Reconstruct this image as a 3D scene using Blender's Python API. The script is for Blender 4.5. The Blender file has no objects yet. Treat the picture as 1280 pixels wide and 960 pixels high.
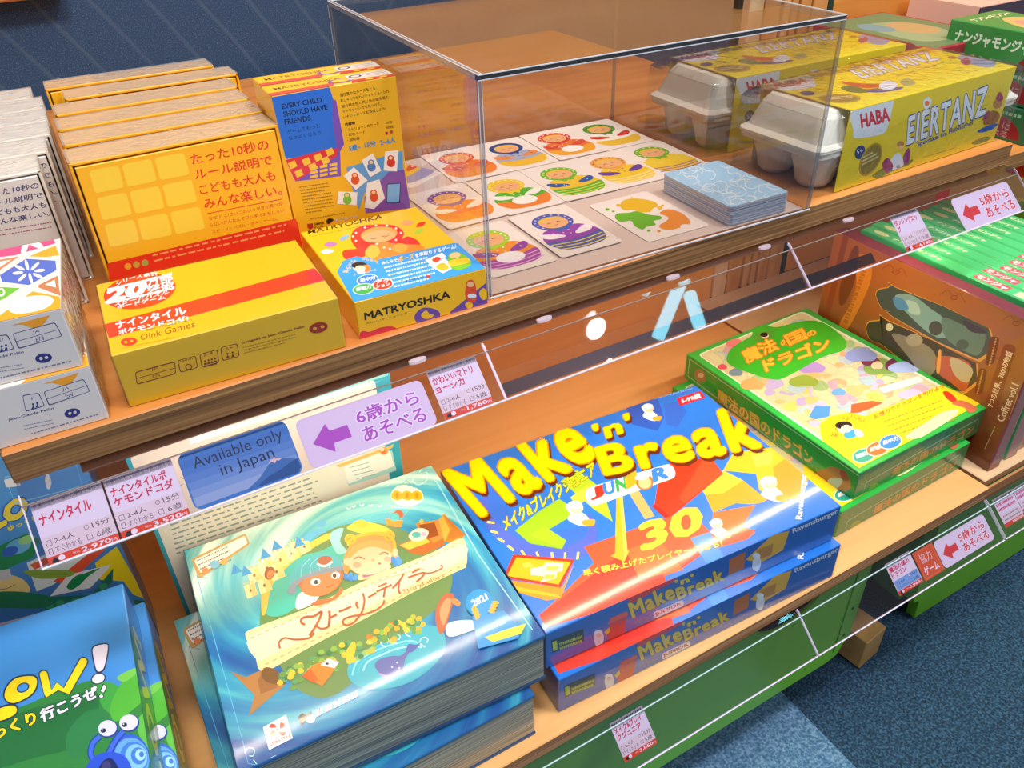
import bpy, bmesh, math, random
import numpy as np
from mathutils import Vector, Matrix
random.seed(7)
S = bpy.context.scene
COL = S.collection
# ------------------------------------------------------------------ camera (solved from the room's vanishing points)
CX, CY, CZ = 0.1242, -0.5333, 0.3379
YAW, PIT, ROL, FOC = -0.50843, -0.61054, -0.03438, 1009.53
def cam_axes():
    cy, sy, cp, sp = math.cos(YAW), math.sin(YAW), math.cos(PIT), math.sin(PIT)
    f = np.array([-sy*cp, cy*cp, sp]); r = np.array([cy, sy, 0.]); u = np.cross(r, f)
    cr, sr = math.cos(ROL), math.sin(ROL)
    return r*cr+u*sr, -r*sr+u*cr, f
RX, UX, FX = cam_axes()
CAM = np.array([CX, CY, CZ])
def ray(x, y): return (x-640)/FOC*RX+(480-y)/FOC*UX+FX
def on(ax, val, x, y):
    d = ray(x, y); return CAM+(val-CAM[ax])/d[ax]*d
cd = bpy.data.cameras.new('camera'); cam = bpy.data.objects.new('camera', cd); COL.objects.link(cam)
cd.sensor_width = 36; cd.lens = FOC/1280*36; cd.clip_start = 0.01
cam.matrix_world = Matrix([[RX[i], UX[i], -FX[i], CAM[i]] for i in range(3)]+[[0, 0, 0, 1]])
S.camera = cam
H = 0.3539; TH = 0.0262; LY = -0.1792; LT = 0.02     # drop to lower shelf, board thicknesses, lower front
# ------------------------------------------------------------------ materials
def lin(h):
    h = h.lstrip('#'); c = [int(h[i:i+2], 16)/255 for i in (0, 2, 4)]
    return tuple(v/12.92 if v <= .04045 else ((v+.055)/1.055)**2.4 for v in c)+(1,)
MC = {}
def base_mat(name):
    m = bpy.data.materials.new(name); m.use_nodes = True
    return m, m.node_tree, m.node_tree.nodes['Principled BSDF']
def pm(hexc, rough=.42, coat=0., wrap=0.):
    """printed card; wrap adds the crinkled gloss of shrink film"""
    k = (hexc, rough, coat, wrap)
    if k in MC: return MC[k]
    m, nt, b = base_mat('print_'+hexc.strip('#'))
    b.inputs['Base Color'].default_value = lin(hexc)
    b.inputs['Roughness'].default_value = rough
    b.inputs['Coat Weight'].default_value = coat
    b.inputs['Coat Roughness'].default_value = .08
    if wrap:
        tc = nt.nodes.new('ShaderNodeTexCoord'); n = nt.nodes.new('ShaderNodeTexNoise')
        n.inputs['Scale'].default_value = 70; n.inputs['Detail'].default_value = 3
        bp = nt.nodes.new('ShaderNodeBump'); bp.inputs['Strength'].default_value = wrap; bp.inputs['Distance'].default_value = .002
        nt.links.new(tc.outputs['Object'], n.inputs['Vector']); nt.links.new(n.outputs['Fac'], bp.inputs['Height'])
        nt.links.new(bp.outputs['Normal'], b.inputs['Coat Normal'])
    MC[k] = m; return m
def wood(name, c1, c2, c3, axis=0, scale=1., rough=.45, ply=False, bands=90):
    m, nt, b = base_mat(name); N = nt.nodes; L = nt.links
    tc = N.new('ShaderNodeTexCoord'); mp = N.new('ShaderNodeMapping')
    sc = [16., 16., 16.]; sc[axis] = 1.6
    mp.inputs['Scale'].default_value = [v*scale for v in sc]
    n1 = N.new('ShaderNodeTexNoise'); n1.inputs['Scale'].default_value = 1.3; n1.inputs['Detail'].default_value = 6; n1.inputs['Distortion'].default_value = 1.2
    rp = N.new('ShaderNodeValToRGB'); e = rp.color_ramp.elements
    e[0].position = .3; e[0].color = lin(c1); e[1].position = .72; e[1].color = lin(c3)
    x = e.new(.5); x.color = lin(c2)
    L.new(tc.outputs['Object'], mp.inputs['Vector']); L.new(mp.outputs['Vector'], n1.inputs['Vector'])
    if ply:   # layered plywood edge: bands across the board's thickness, slightly wandering
        sp = N.new('ShaderNodeSeparateXYZ'); L.new(tc.outputs['Object'], sp.inputs['Vector'])
        wn = N.new('ShaderNodeTexNoise'); wn.inputs['Scale'].default_value = 1; wn.inputs['Detail'].default_value = 4
        m2 = N.new('ShaderNodeMapping'); m2.inputs['Scale'].default_value = (3, 3, 420); L.new(tc.outputs['Object'], m2.inputs['Vector']); L.new(m2.outputs['Vector'], wn.inputs['Vector'])
        L.new(wn.outputs['Fac'], rp.inputs['Fac'])
    else:
        L.new(n1.outputs['Fac'], rp.inputs['Fac'])
    L.new(rp.outputs['Color'], b.inputs['Base Color']); b.inputs['Roughness'].default_value = rough
    n2 = N.new('ShaderNodeTexNoise'); n2.inputs['Scale'].default_value = 60
    bp = N.new('ShaderNodeBump'); bp.inputs['Strength'].default_value = .06; bp.inputs['Distance'].default_value = .001
    L.new(mp.outputs['Vector'], n2.inputs['Vector']); L.new(n2.outputs['Fac'], bp.inputs['Height']); L.new(bp.outputs['Normal'], b.inputs['Normal'])
    return m
def carpet(name, c1, c2, c3, scale=900):
    m, nt, b = base_mat(name); N = nt.nodes; L = nt.links
    tc = N.new('ShaderNodeTexCoord'); n = N.new('ShaderNodeTexNoise'); n.inputs['Scale'].default_value = scale; n.inputs['Detail'].default_value = 2
    rp = N.new('ShaderNodeValToRGB'); e = rp.color_ramp.elements
    e[0].position = .36; e[0].color = lin(c1); e[1].position = .68; e[1].color = lin(c3); x = e.new(.5); x.color = lin(c2)
    L.new(tc.outputs['Object'], n.inputs['Vector']); L.new(n.outputs['Fac'], rp.inputs['Fac']); L.new(rp.outputs['Color'], b.inputs['Base Color'])
    b.inputs['Roughness'].default_value = .95
    bp = N.new('ShaderNodeBump'); bp.inputs['Strength'].default_value = .5; bp.inputs['Distance'].default_value = .002
    L.new(n.outputs['Fac'], bp.inputs['Height']); L.new(bp.outputs['Normal'], b.inputs['Normal'])
    return m
def clear(name, tint='#f4f8fa', ior=1.49, rough=.02, bump=0., gain=1., white=0.):
    """clear plastic sheet: straight-through transmission plus Fresnel reflection"""
    m = bpy.data.materials.new(name); m.use_nodes = True; nt = m.node_tree; N = nt.nodes; L = nt.links
    for n in list(N): N.remove(n)
    out = N.new('ShaderNodeOutputMaterial'); mx = N.new('ShaderNodeMixShader'); tr = N.new('ShaderNodeBsdfTransparent'); gl = N.new('ShaderNodeBsdfGlossy')
    tr.inputs['Color'].default_value = lin(tint); gl.inputs['Roughness'].default_value = rough
    fr = N.new('ShaderNodeFresnel'); ge = N.new('ShaderNodeNewGeometry')
    mm = N.new('ShaderNodeMix'); mm.data_type = 'FLOAT'; mm.inputs['A'].default_value = ior; mm.inputs['B'].default_value = 1/ior
    L.new(ge.outputs['Backfacing'], mm.inputs['Factor']); L.new(mm.outputs['Result'], fr.inputs['IOR'])
    fac = fr.outputs['Fac']
    if gain != 1:
        ml = N.new('ShaderNodeMath'); ml.operation = 'MULTIPLY'; ml.use_clamp = True; ml.inputs[1].default_value = gain; L.new(fac, ml.inputs[0]); fac = ml.outputs[0]
    if bump:
        tc = N.new('ShaderNodeTexCoord'); n = N.new('ShaderNodeTexNoise'); n.inputs['Scale'].default_value = 45; n.inputs['Detail'].default_value = 5; n.inputs['Distortion'].default_value = 2.
        bp = N.new('ShaderNodeBump'); bp.inputs['Strength'].default_value = bump; bp.inputs['Distance'].default_value = .004
        L.new(tc.outputs['Object'], n.inputs['Vector']); L.new(n.outputs['Fac'], bp.inputs['Height'])
        L.new(bp.outputs['Normal'], gl.inputs['Normal']); L.new(bp.outputs['Normal'], fr.inputs['Normal'])
    L.new(fac, mx.inputs[0]); L.new(tr.outputs[0], mx.inputs[1]); L.new(gl.outputs[0], mx.inputs[2])
    last = mx.outputs[0]
    if white:
        df = N.new('ShaderNodeBsdfDiffuse'); df.inputs['Color'].default_value = (.85, .9, .95, 1)
        m2 = N.new('ShaderNodeMixShader'); m2.inputs[0].default_value = white; L.new(last, m2.inputs[1]); L.new(df.outputs[0], m2.inputs[2]); last = m2.outputs[0]
    L.new(last, out.inputs[0])
    return m
# ------------------------------------------------------------------ mesh collection
class MB:
    def __init__(s): s.v = []; s.f = []; s.mi = []; s.m = []
    def mat(s, m):
        if m not in s.m: s.m.append(m)
        return s.m.index(m)
    def add(s, vs, fs, m):
        b = len(s.v); s.v += [tuple(map(float, v)) for v in vs]; k = s.mat(m)
        for f in fs: s.f.append([b+i for i in f]); s.mi.append(k)
    def quad(s, a, b, c, d, m): s.add([a, b, c, d], [(0, 1, 2, 3)], m)
    def box(s, x0, y0, z0, x1, y1, z1, m, bev=0., mats=None):
        """chamfered box; mats may give a material per side: front,right,back,left,top,bottom"""
        e = bev
        X, Y, Z = (x0, x1), (y0, y1), (z0, z1)
        sd = mats or {}
        def c(i, j, k, ax):   # corner pulled in along the two axes that are not ax
            p = [X[i], Y[j], Z[k]]; q = [x0+e if i == 0 else x1-e, y0+e if j == 0 else y1-e, z0+e if k == 0 else z1-e]
            q[ax] = p[ax]; return tuple(q)
        F = dict(front=[(0, 0, 0), (1, 0, 0), (1, 0, 1), (0, 0, 1)], back=[(1, 1, 0), (0, 1, 0), (0, 1, 1), (1, 1, 1)],
                 right=[(1, 0, 0), (1, 1, 0), (1, 1, 1), (1, 0, 1)], left=[(0, 1, 0), (0, 0, 0), (0, 0, 1), (0, 1, 1)],
                 top=[(0, 0, 1), (1, 0, 1), (1, 1, 1), (0, 1, 1)], bottom=[(0, 1, 0), (1, 1, 0), (1, 0, 0), (0, 0, 0)])
        AX = dict(front=1, back=1, right=0, left=0, top=2, bottom=2)
        for n, cs in F.items():
            s.add([c(*q, AX[n]) for q in cs], [(0, 1, 2, 3)], sd.get(n, m))
        if e:
            def edge(p, q, a, b2, mm): s.add([c(*p, a), c(*q, a), c(*q, b2), c(*p, b2)], [(0, 1, 2, 3)], mm)
            for i in (0, 1):
                for j in (0, 1):
                    edge((i, j, 0), (i, j, 1), 0, 1, sd.get('front' if j == 0 else 'back', m))
                    edge((i, 0, j), (i, 1, j), 0, 2, sd.get('top' if j else 'left', m))
                    edge((0, i, j), (1, i, j), 1, 2, sd.get('top' if j else 'front', m))
                    for k in (0, 1): s.add([c(i, j, k, 0), c(i, j, k, 1), c(i, j, k, 2)], [(0, 1, 2)], sd.get('top' if k else 'front', m))
    def loft(s, rings, m, cap0=True, cap1=True):
        n = len(rings[0]); vs = [p for r in rings for p in r]
        fs = [(a*n+i, a*n+(i+1) % n, (a+1)*n+(i+1) % n, (a+1)*n+i) for a in range(len(rings)-1) for i in range(n)]
        if cap0: fs.append(tuple(range(n))[::-1])
        if cap1: fs.append(tuple((len(rings)-1)*n+i for i in range(n)))
        s.add(vs, fs, m)
    def build(s, name, parent=None, loc=None, yaw=None, tilt=0., smooth=False):
        me = bpy.data.meshes.new(name); me.from_pydata(s.v, [], s.f)
        for m in s.m: me.materials.append(m)
        me.polygons.foreach_set('material_index', s.mi)
        if smooth: me.polygons.foreach_set('use_smooth', [True]*len(s.f))
        me.update(); o = bpy.data.objects.new(name, me); COL.objects.link(o)
        if parent: o.parent = parent
        if loc is not None: place(o, loc, yaw or 0., tilt)
        return o
def place(o, loc, yaw=0., tilt=0.):
    o.location = loc; o.rotation_mode = 'XYZ'; o.rotation_euler = (-tilt, 0, yaw)   # lean back by tilt, then turn
def tag(o, label, cat, group=None, kind=None):
    o['label'] = label; o['category'] = cat
    if group: o['group'] = group
    if kind: o['kind'] = kind
    return o
def empty(name, loc=(0, 0, 0), yaw=0., tilt=0.):
    o = bpy.data.objects.new(name, None); COL.objects.link(o); o.empty_display_size = .02; place(o, loc, yaw, tilt); return o
def dup(root, loc, yaw=0., tilt=0.):
    r = root.copy(); COL.objects.link(r); place(r, loc, yaw, tilt)
    for ch in list(root.children):
        c = ch.copy(); COL.objects.link(c); c.parent = r
        for g in list(ch.children):
            d = g.copy(); COL.objects.link(d); d.parent = c
    return r
def structure(o): o['kind'] = 'structure'; return o
# ------------------------------------------------------------------ lettering
TC = {}
def glyphs(body, off, res=2, sp=1.):
    k = (body, off, res, sp)
    if k not in TC:
        cu = bpy.data.curves.new('lettering', 'FONT'); cu.body = body; cu.offset = off; cu.space_character = sp; cu.fill_mode = 'FRONT' if 0 else cu.fill_mode; cu.resolution_u = res
        o = bpy.data.objects.new('lettering', cu); COL.objects.link(o); bpy.context.view_layer.update()
        me = o.to_mesh(); v = np.array([tuple(q.co) for q in me.vertices]) if len(me.vertices) else np.zeros((0, 3))
        f = [tuple(p.vertices) for p in me.polygons]
        o.to_mesh_clear(); bpy.data.objects.remove(o); bpy.data.curves.remove(cu)
        TC[k] = (v, f)
    return TC[k]
STEP = 2e-6
class Art:
    """prints flat shapes on one face of a thing. Positions are read in a view (ox,oy,scale) of the picture
    and carried to the face by the homography between its four seen corners and its real size."""
    def __init__(s, mb, O, U, V, w, h, corners=None, view=(0, 0, 1), cview=(0, 0, 1), rough=.42, coat=0., wrap=0., local=False):
        s.mb = mb; s.O, s.U, s.V = map(lambda q: np.array(q, float), (O, U, V)); s.U /= np.linalg.norm(s.U); s.V /= np.linalg.norm(s.V)
        s.N = np.cross(s.U, s.V); s.view = view; s.lay = 1; s.w = w; s.h = h; s.o = dict(rough=rough, coat=coat, wrap=wrap)
        s.M = None
        if corners is not None:
            A = []; c4 = [(cview[0]+x/cview[2], cview[1]+y/cview[2]) for x, y in corners]
            for (x, y), (u, v) in zip(c4, [(0, 0), (w, 0), (w, h), (0, h)]):
                A.append([x, y, 1, 0, 0, 0, -u*x, -u*y, -u]); A.append([0, 0, 0, x, y, 1, -v*x, -v*y, -v])
            s.M = np.linalg.svd(np.array(A))[2][-1].reshape(3, 3)
        s.uvmode = corners is None
    def uv(s, p):
        if s.uvmode: return p
        q = s.M @ np.array([s.view[0]+p[0]/s.view[2], s.view[1]+p[1]/s.view[2], 1]); return q[0]/q[2], q[1]/q[2]
    def X(s, u, v, lay=None): return s.O+s.U*u+s.V*v+s.N*(6e-5+(s.lay if lay is None else lay)*STEP)
    def m(s, c): return c if not isinstance(c, str) else pm(c, **s.o)
    def clip(s, P):     # keep the print on its face
        def cut(P, ins, inter):
            out = []
            for i in range(len(P)):
                a, b = P[i-1], P[i]
                if ins(b):
                    if not ins(a): out.append(inter(a, b))
                    out.append(b)
                elif ins(a): out.append(inter(a, b))
            return out
        for ax, lim, sg in ((0, 0, 1), (0, s.w, -1), (1, 0, 1), (1, s.h, -1)):
            if not P: break
            P = cut(P, lambda q: sg*(q[ax]-lim) >= -1e-9, lambda a, b: tuple(a[k]+(b[k]-a[k])*(lim-a[ax])/(b[ax]-a[ax]) for k in (0, 1)))
        return P
    def P(s, pts, c):
        q = s.clip([tuple(s.uv(p)) for p in pts])
        if len(q) < 3: return s
        area = sum(q[i-1][0]*q[i][1]-q[i][0]*q[i-1][1] for i in range(len(q)))
        if area < 0: q = q[::-1]
        s.mb.add([s.X(*p) for p in q], [tuple(range(len(q)))], s.m(c)); s.lay += 1; return s
    def E(s, cx, cy, rx, ry, c, rot=0., n=24, a0=0, a1=360):
        cr, sr = math.cos(math.radians(rot)), math.sin(math.radians(rot)); full = a1-a0 >= 360
        P = []
        for i in range(n if full else n+1):
            t = math.radians(a0+(a1-a0)*i/n); x, y = rx*math.cos(t), ry*math.sin(t)
            P.append((cx+x*cr-y*sr, cy+x*sr+y*cr))
        return s.P(P, c)
    def B(s, pts, c, k=4):    # smooth closed blob through points
        out = []; n = len(pts)
        for i in range(n):
            p0, p1, p2, p3 = [np.array(pts[(i+j) % n], float) for j in (-1, 0, 1, 2)]
            for t in np.linspace(0, 1, k, endpoint=False):
                out.append(tuple(.5*((2*p1)+(p2-p0)*t+(2*p0-5*p1+4*p2-p3)*t*t+(3*p1-p0-3*p2+p3)*t**3)))
        return s.P(out, c)
    def L(s, pts, w, c, smooth=False, k=5, taper=False, close=False):   # stroke, width in view units
        pts = [np.array(p, float) for p in pts]
        if close: pts = pts+[pts[0]]
        if smooth and len(pts) > 2:
            q = []
            for i in range(len(pts)-1):
                p0, p1, p2, p3 = pts[max(i-1, 0)], pts[i], pts[i+1], pts[min(i+2, len(pts)-1)]
                for t in np.linspace(0, 1, k, endpoint=False): q.append(.5*((2*p1)+(p2-p0)*t+(2*p0-5*p1+4*p2-p3)*t*t+(3*p1-p0-3*p2+p3)*t**3))
            pts = q+[pts[-1]]
        n = len(pts); a = []; b = []
        for i in range(n):
            d = pts[min(i+1, n-1)]-pts[max(i-1, 0)]; d = d/(np.linalg.norm(d)+1e-9); nn = np.array([-d[1], d[0]])
            ww = w/2*(1 if not taper else math.sin(math.pi*(.08+.84*i/(n-1))))
            a.append(pts[i]+nn*ww); b.append(pts[i]-nn*ww)
        uvs = [tuple(s.uv(tuple(p))) for p in a+b]
        if any(u < 0 or v < 0 or u > s.w or v > s.h for u, v in uvs):
            for i in range(n-1):
                q = s.clip([uvs[i], uvs[i+1], uvs[n+i+1], uvs[n+i]])
                if len(q) > 2: s.mb.add([s.X(*p) for p in q], [tuple(range(len(q)))], s.m(c))
            s.lay += 1; return s
        vs = [s.X(*p) for p in uvs]
        s.mb.add(vs, [(i, i+1, n+i+1, n+i) for i in range(n-1)], s.m(c)); s.lay += 1; return s
    def T(s, body, bl, br, tl, c, off=0., out=None, outoff=None, shadow=None, res=2, arc=0., sp=1., grow=0.):
        """lettering fitted to the parallelogram bottom-left, bottom-right, top-left"""
        v, f = glyphs(body, off if off <= .02 else 0., res, sp)
        if len(v) == 0: return s
        v0, _ = glyphs(body, 0., res, sp); mn, mx = v0.min(0), v0.max(0)
        bl, br, tl = [np.array(q, float) for q in (bl, br, tl)]
        def put(vv, ff, col, dx=(0, 0), rad=0.):
            offs = [(0, 0)]
            if rad > 0:
                k = 8 if rad < .06 else 12
                offs = [(rad*math.cos(2*math.pi*i/k), rad*math.sin(2*math.pi*i/k)) for i in range(k)]
            for ox, oy in offs:
                s.lay += .3
                st = (vv[:, :2]+np.array([ox, oy])-mn[:2])/(mx[:2]-mn[:2]+1e-9)
                Q = [tuple(s.uv(tuple(bl+(br-bl)*a+(tl-bl)*((b+arc*4*a*(1-a))*(1+grow*a))+np.array(dx)))) for a, b in st]
                if all(-2e-4 <= q[0] <= s.w+2e-4 and -2e-4 <= q[1] <= s.h+2e-4 for q in Q): s.mb.add([s.X(*q) for q in Q], ff, s.m(col))
                else:
                    for t_ in ff:
                        q = s.clip([Q[i] for i in t_])
                        if len(q) > 2: s.mb.add([s.X(*p) for p in q], [tuple(range(len(q)))], s.m(col))
            s.lay += 1
        oo = outoff or .04; xr = off*.85 if off > .02 else 0
        if shadow: put(v, f, shadow[0], shadow[1], oo)
        if out: put(v, f, out, (0, 0), oo)
        if xr > .004: put(v, f, c, (0, 0), xr)
        put(v, f, c); return s
    def words(s, a, b, gap, n, w, c, seed=1, ragged=.3):
        """n lines of small illegible print as broken strokes: a->b first line, gap = step to the next"""
        R = random.Random(seed); a = np.array(a, float); b = np.array(b, float); g = np.array(gap, float)
        for i in range(n):
            t = 0; end = 1-(R.random()*ragged if i % 3 == 2 else R.random()*.06)
            while t < end:
                l = min(.02+R.random()*.05, end-t); s.L([a+g*i+(b-a)*t, a+g*i+(b-a)*(t+l)], w, c); s.lay -= 1; t += l+.012+R.random()*.012
        s.lay += 1; return s
    def RR(s, tl, tr, br, bl, r, c, k=4):   # rounded quad, r as a fraction of the shorter side
        q = [np.array(p, float) for p in (tl, tr, br, bl)]; out = []
        for i in range(4):
            p, a, b = q[i], q[i-1], q[(i+1) % 4]; m = r*min(np.linalg.norm(a-p), np.linalg.norm(b-p))
            A = p+(a-p)/np.linalg.norm(a-p)*m; Bq = p+(b-p)/np.linalg.norm(b-p)*m
            for t in np.linspace(0, 1, k): out.append(tuple((1-t)**2*A+2*t*(1-t)*p+t*t*Bq))
        return s.P(out, c)
    def frame(s, tl, tr, br, bl, w, c): return s.L([tl, tr, br, bl], w, c, close=True)
def faceof(mb, kind, w, d, h, corners, view, cview=(0, 0, 1), **k):
    G = dict(top=((0, 0, h), (1, 0, 0), (0, 1, 0), w, d), front=((0, 0, 0), (1, 0, 0), (0, 0, 1), w, h),
             left=((0, d, 0), (0, -1, 0), (0, 0, 1), d, h), right=((w, 0, 0), (0, 1, 0), (0, 0, 1), d, h))[kind]
    return Art(mb, *G, corners=corners, view=view, cview=cview, **k)
# ------------------------------------------------------------------ views of the picture used for reading positions
v0 = (0, 0, 1); v1 = (0, 60, 3.2); v2 = (0, 300, 3.2); v3 = (300, 50, 3.7647); v4 = (370, 230, 4); v5 = (480, 100, 4); v6 = (700, 120, 4)
v7 = (780, 0, 2.56); v7b = (860, 0, 3.0476); v9 = (1040, 180, 5.3333); v10 = (980, 280, 2.8235); v11 = (840, 370, 3); v12 = (540, 460, 2.4615)
v13 = (600, 700, 2.6667); v14 = (220, 560, 2.4); v15 = (0, 560, 2.4); v16 = (0, 540, 3.2); v17 = (340, 380, 3.0476); v20 = (1040, 560, 3.4286)
v22 = (1160, 560, 6.857); v23 = (0, 760, 4.8); v24 = (1020, 640, 4.3654); v25 = (1180, 190, 6.857); v26 = (340, 440, 5.3333); v27 = (0, 580, 5.3333)
v28 = (740, 860, 9.6); v30 = (160, 480, 5.3333); v31 = (840, 0, 5.3333); v32 = (1040, 20, 5.3333); v5b = (0, 170, 4.17); v6b = (0, 360, 4)
v41 = (480, 150, 6.4); v43 = (300, 600, 4.8); v44 = (220, 740, 4.3636); v45 = (1060, 0, 5.818); v46 = (1140, 130, 9.14)
# ------------------------------------------------------------------ woods, carpet
W_TOP = wood('wood_shelf_top', '#b0672c', '#c27a38', '#cf8c48')
W_LOW = wood('wood_lower_top', '#d69c5c', '#e2aa6a', '#ecb87c', scale=.8, rough=.35)
W_LOWF = wood('wood_lower_pale', '#d9b48a', '#e0bd94', '#e6c8a2', scale=.8)
W_PLY = wood('plywood_edge', '#55381c', '#8a6238', '#b48a56', ply=True, rough=.6)
W_PLY2 = wood('plywood_edge_lower', '#7c4a26', '#a8703f', '#d0a070', ply=True, rough=.6)
W_BACK = wood('wood_back_panel', '#cf8434', '#e09444', '#eda858', scale=.6)
W_WALL = wood('wood_wall', '#c98a4a', '#d89c5c', '#e2ac70', scale=.35)
W_SLAT = wood('wood_slat', '#b8783a', '#cc8e50', '#dcaa70', axis=2)
W_PALE = wood('wood_pale_post', '#c49a6c', '#d8b48a', '#e4c8a4', axis=2)
W_BLOCK = wood('wood_block', '#a87c46', '#c09454', '#cda468')
GREEN = pm('#74c018', rough=.35); GREEND = pm('#3f8f1e', rough=.4)
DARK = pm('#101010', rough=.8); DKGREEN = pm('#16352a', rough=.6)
CARP = carpet('carpet_dark_blue', '#12293c', '#1f4058', '#3c6480', 330)
CARP2 = carpet('carpet_light_blue', '#3c6484', '#5580a0', '#7fa2bc', 330)
FZ = -0.64
# floor: dark carpet with one lighter field in front of the left unit
b = MB(); b.quad((-1.5, -2.2, FZ), (3.4, -2.2, FZ), (3.4, 2.4, FZ), (-1.5, 2.4, FZ), CARP); structure(b.build('floor'))
b = MB(); xl = 0.745; b.box(-1.5, -1.8, FZ, xl, -0.10, FZ+.002, CARP2); structure(b.build('floor_light_field'))
# wall behind: blue textured fabric below, wood above
bm_, nt_, bb_ = base_mat('blue_fabric_panel')
N = nt_.nodes; Lk = nt_.links
tc = N.new('ShaderNodeTexCoord'); nz = N.new('ShaderNodeTexNoise'); nz.inputs['Scale'].default_value = 600; nz.inputs['Detail'].default_value = 3
rp = N.new('ShaderNodeValToRGB'); e = rp.color_ramp.elements; e[0].position = .38; e[0].color = lin('#1c3c60'); e[1].position = .74; e[1].color = lin('#66768c'); x = e.new(.56); x.color = lin('#264466')
wv = N.new('ShaderNodeTexWave'); wv.wave_type = 'BANDS'; wv.bands_direction = 'X'; wv.inputs['Scale'].default_value = 5.2; wv.inputs['Distortion'].default_value = .6
mp = N.new('ShaderNodeMapping'); mp.inputs['Rotation'].default_value = (0, math.radians(32), 0)
r2 = N.new('ShaderNodeValToRGB'); q = r2.color_ramp.elements; q[0].position = .955; q[0].color = (0, 0, 0, 1); q[1].position = 1.; q[1].color = (1, 1, 1, 1)
mx = N.new('ShaderNodeMix'); mx.data_type = 'RGBA'; mx.inputs['B'].default_value = lin('#4a5f78')
Lk.new(tc.outputs['Object'], nz.inputs['Vector']); Lk.new(nz.outputs['Fac'], rp.inputs['Fac']); Lk.new(tc.outputs['Object'], mp.inputs['Vector']); Lk.new(mp.outputs['Vector'], wv.inputs['Vector'])
Lk.new(wv.outputs['Color'], r2.inputs['Fac']); mlt = N.new('ShaderNodeMath'); mlt.operation = 'MULTIPLY'; mlt.inputs[1].default_value = .45; Lk.new(r2.outputs['Color'], mlt.inputs[0]); Lk.new(mlt.outputs[0], mx.inputs['Factor'])
Lk.new(rp.outputs['Color'], mx.inputs['A']); Lk.new(mx.outputs['Result'], bb_.inputs['Base Color']); bb_.inputs['Roughness'].default_value = .8
b = MB(); b.box(-1.5, .90, FZ, 1.9, .93, .30, bm_); structure(b.build('wall_back_lower'))
b = MB(); b.box(-1.5, .90, .30, 1.9, .95, 1.1, W_WALL); structure(b.build('wall_back_upper'))
# wood rail high up at the far left
b = MB(); b.box(-.60, .868, .150, .205, .8995, .22, W_WALL, bev=.003)
tag(b.build('wooden_rail'), 'light wooden rail at the top left corner, behind the blue panel edge', 'rail')
# ------------------------------------------------------------------ upper shelf
def board(name, x0, y0, z0, x1, y1, z1, top, edge, parent=None):
    b = MB(); b.box(x0, y0, z0, x1, y1, z1, edge, bev=.0012, mats=dict(top=top, bottom=top)); return b.build(name, parent)
UL = on(2, -TH, 19, 607)[0]
t = empty('display_shelf', (UL, 0, -TH)); tag(t, 'upper wooden display shelf with dark layered plywood front edge', 'shelf')
o = board('shelf_board', 0, 0, 0, 1.1261-UL, .365, TH, W_TOP, W_PLY, t)
board('rear_board', 0, .3655, 0, 1.03-UL, .88, TH, W_TOP, W_PLY, t)
b = MB()
for x, y in ((.02, .78), (1.02-UL-.05, .78)):
    b = MB(); b.box(x, y, FZ+TH, x+.04, y+.04, 0, W_SLAT); b.build('support_post', t)
t = empty('side_shelf', (-.75, .06, -TH)); tag(t, 'wooden shelf beyond the left edge carrying the far end of the white boxes', 'shelf')
board('shelf_board', 0, 0, 0, .75+UL-.0006, .80, TH, W_TOP, W_PLY, t)
# left end of the board hangs past the unit; lower unit and its boxes show under it
EM = bpy.data.materials.new('led_light'); EM.use_nodes = True; _p = EM.node_tree.nodes['Principled BSDF']; _p.inputs['Emission Color'].default_value = (1, .86, .64, 1); _p.inputs['Emission Strength'].default_value = 66.
b = MB(); b.box(0, 0, 0, 1.03, .013, .0022, pm('#a8744a')); b.box(.004, .002, -.0006, 1.026, .012, -.0001, EM)
led = b.build('led_strip', None, (.07, .0045, -TH-.0112)); led.rotation_euler = (math.radians(38), 0, 0)
tag(led, 'thin light strip under the front of the upper shelf, shining on the lower boxes', 'light strip')
# ------------------------------------------------------------------ slatted wall behind the right part
t = empty('slatted_back_panel', (1.03, .37, -H)); tag(t, 'slatted wooden back panel with pale upright behind the egg carton boxes', 'panel')
b = MB(); b.box(0, .02, 0, .24, .03, .62, pm('#3a2a1c', rough=.8)); b.build('dark_backing', t)
for x0, x1, m in ((0.0, .028, W_PALE), (.031, .062, W_SLAT), (.068, .082, W_SLAT), (.087, .098, W_SLAT), (.104, .125, W_SLAT), (.129, .160, W_SLAT)):
    b = MB(); b.box(x0, -.002, 0, x1, .012, .62, m, bev=.001); b.build('slat', t)
b = MB(); b.box(.163, .0, 0, .174, .012, .62, DKGREEN); b.build('green_post', t)
b = MB(); b.box(.176, 0, 0, 1.3, .014, .62, W_BACK, bev=.001); b.build('wood_panel', t)
b = MB(); b.box(-1.5, .372, -H-.02, 1.029, .385, -TH-.002, W_BACK, bev=.001)
tag(b.build('lower_back_panel'), 'orange wooden back panel of the lower shelf, below the upper board', 'panel')
# ------------------------------------------------------------------ lower shelf
LR = .9899
t = empty('lower_display_shelf', (-1.2, LY, -H-LT)); tag(t, 'lower wooden display shelf carrying the big game boxes', 'shelf')
board('shelf_board', 0, 0, 0, LR+1.2, .372-LY, LT, W_LOW, W_PLY2, t)
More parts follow.
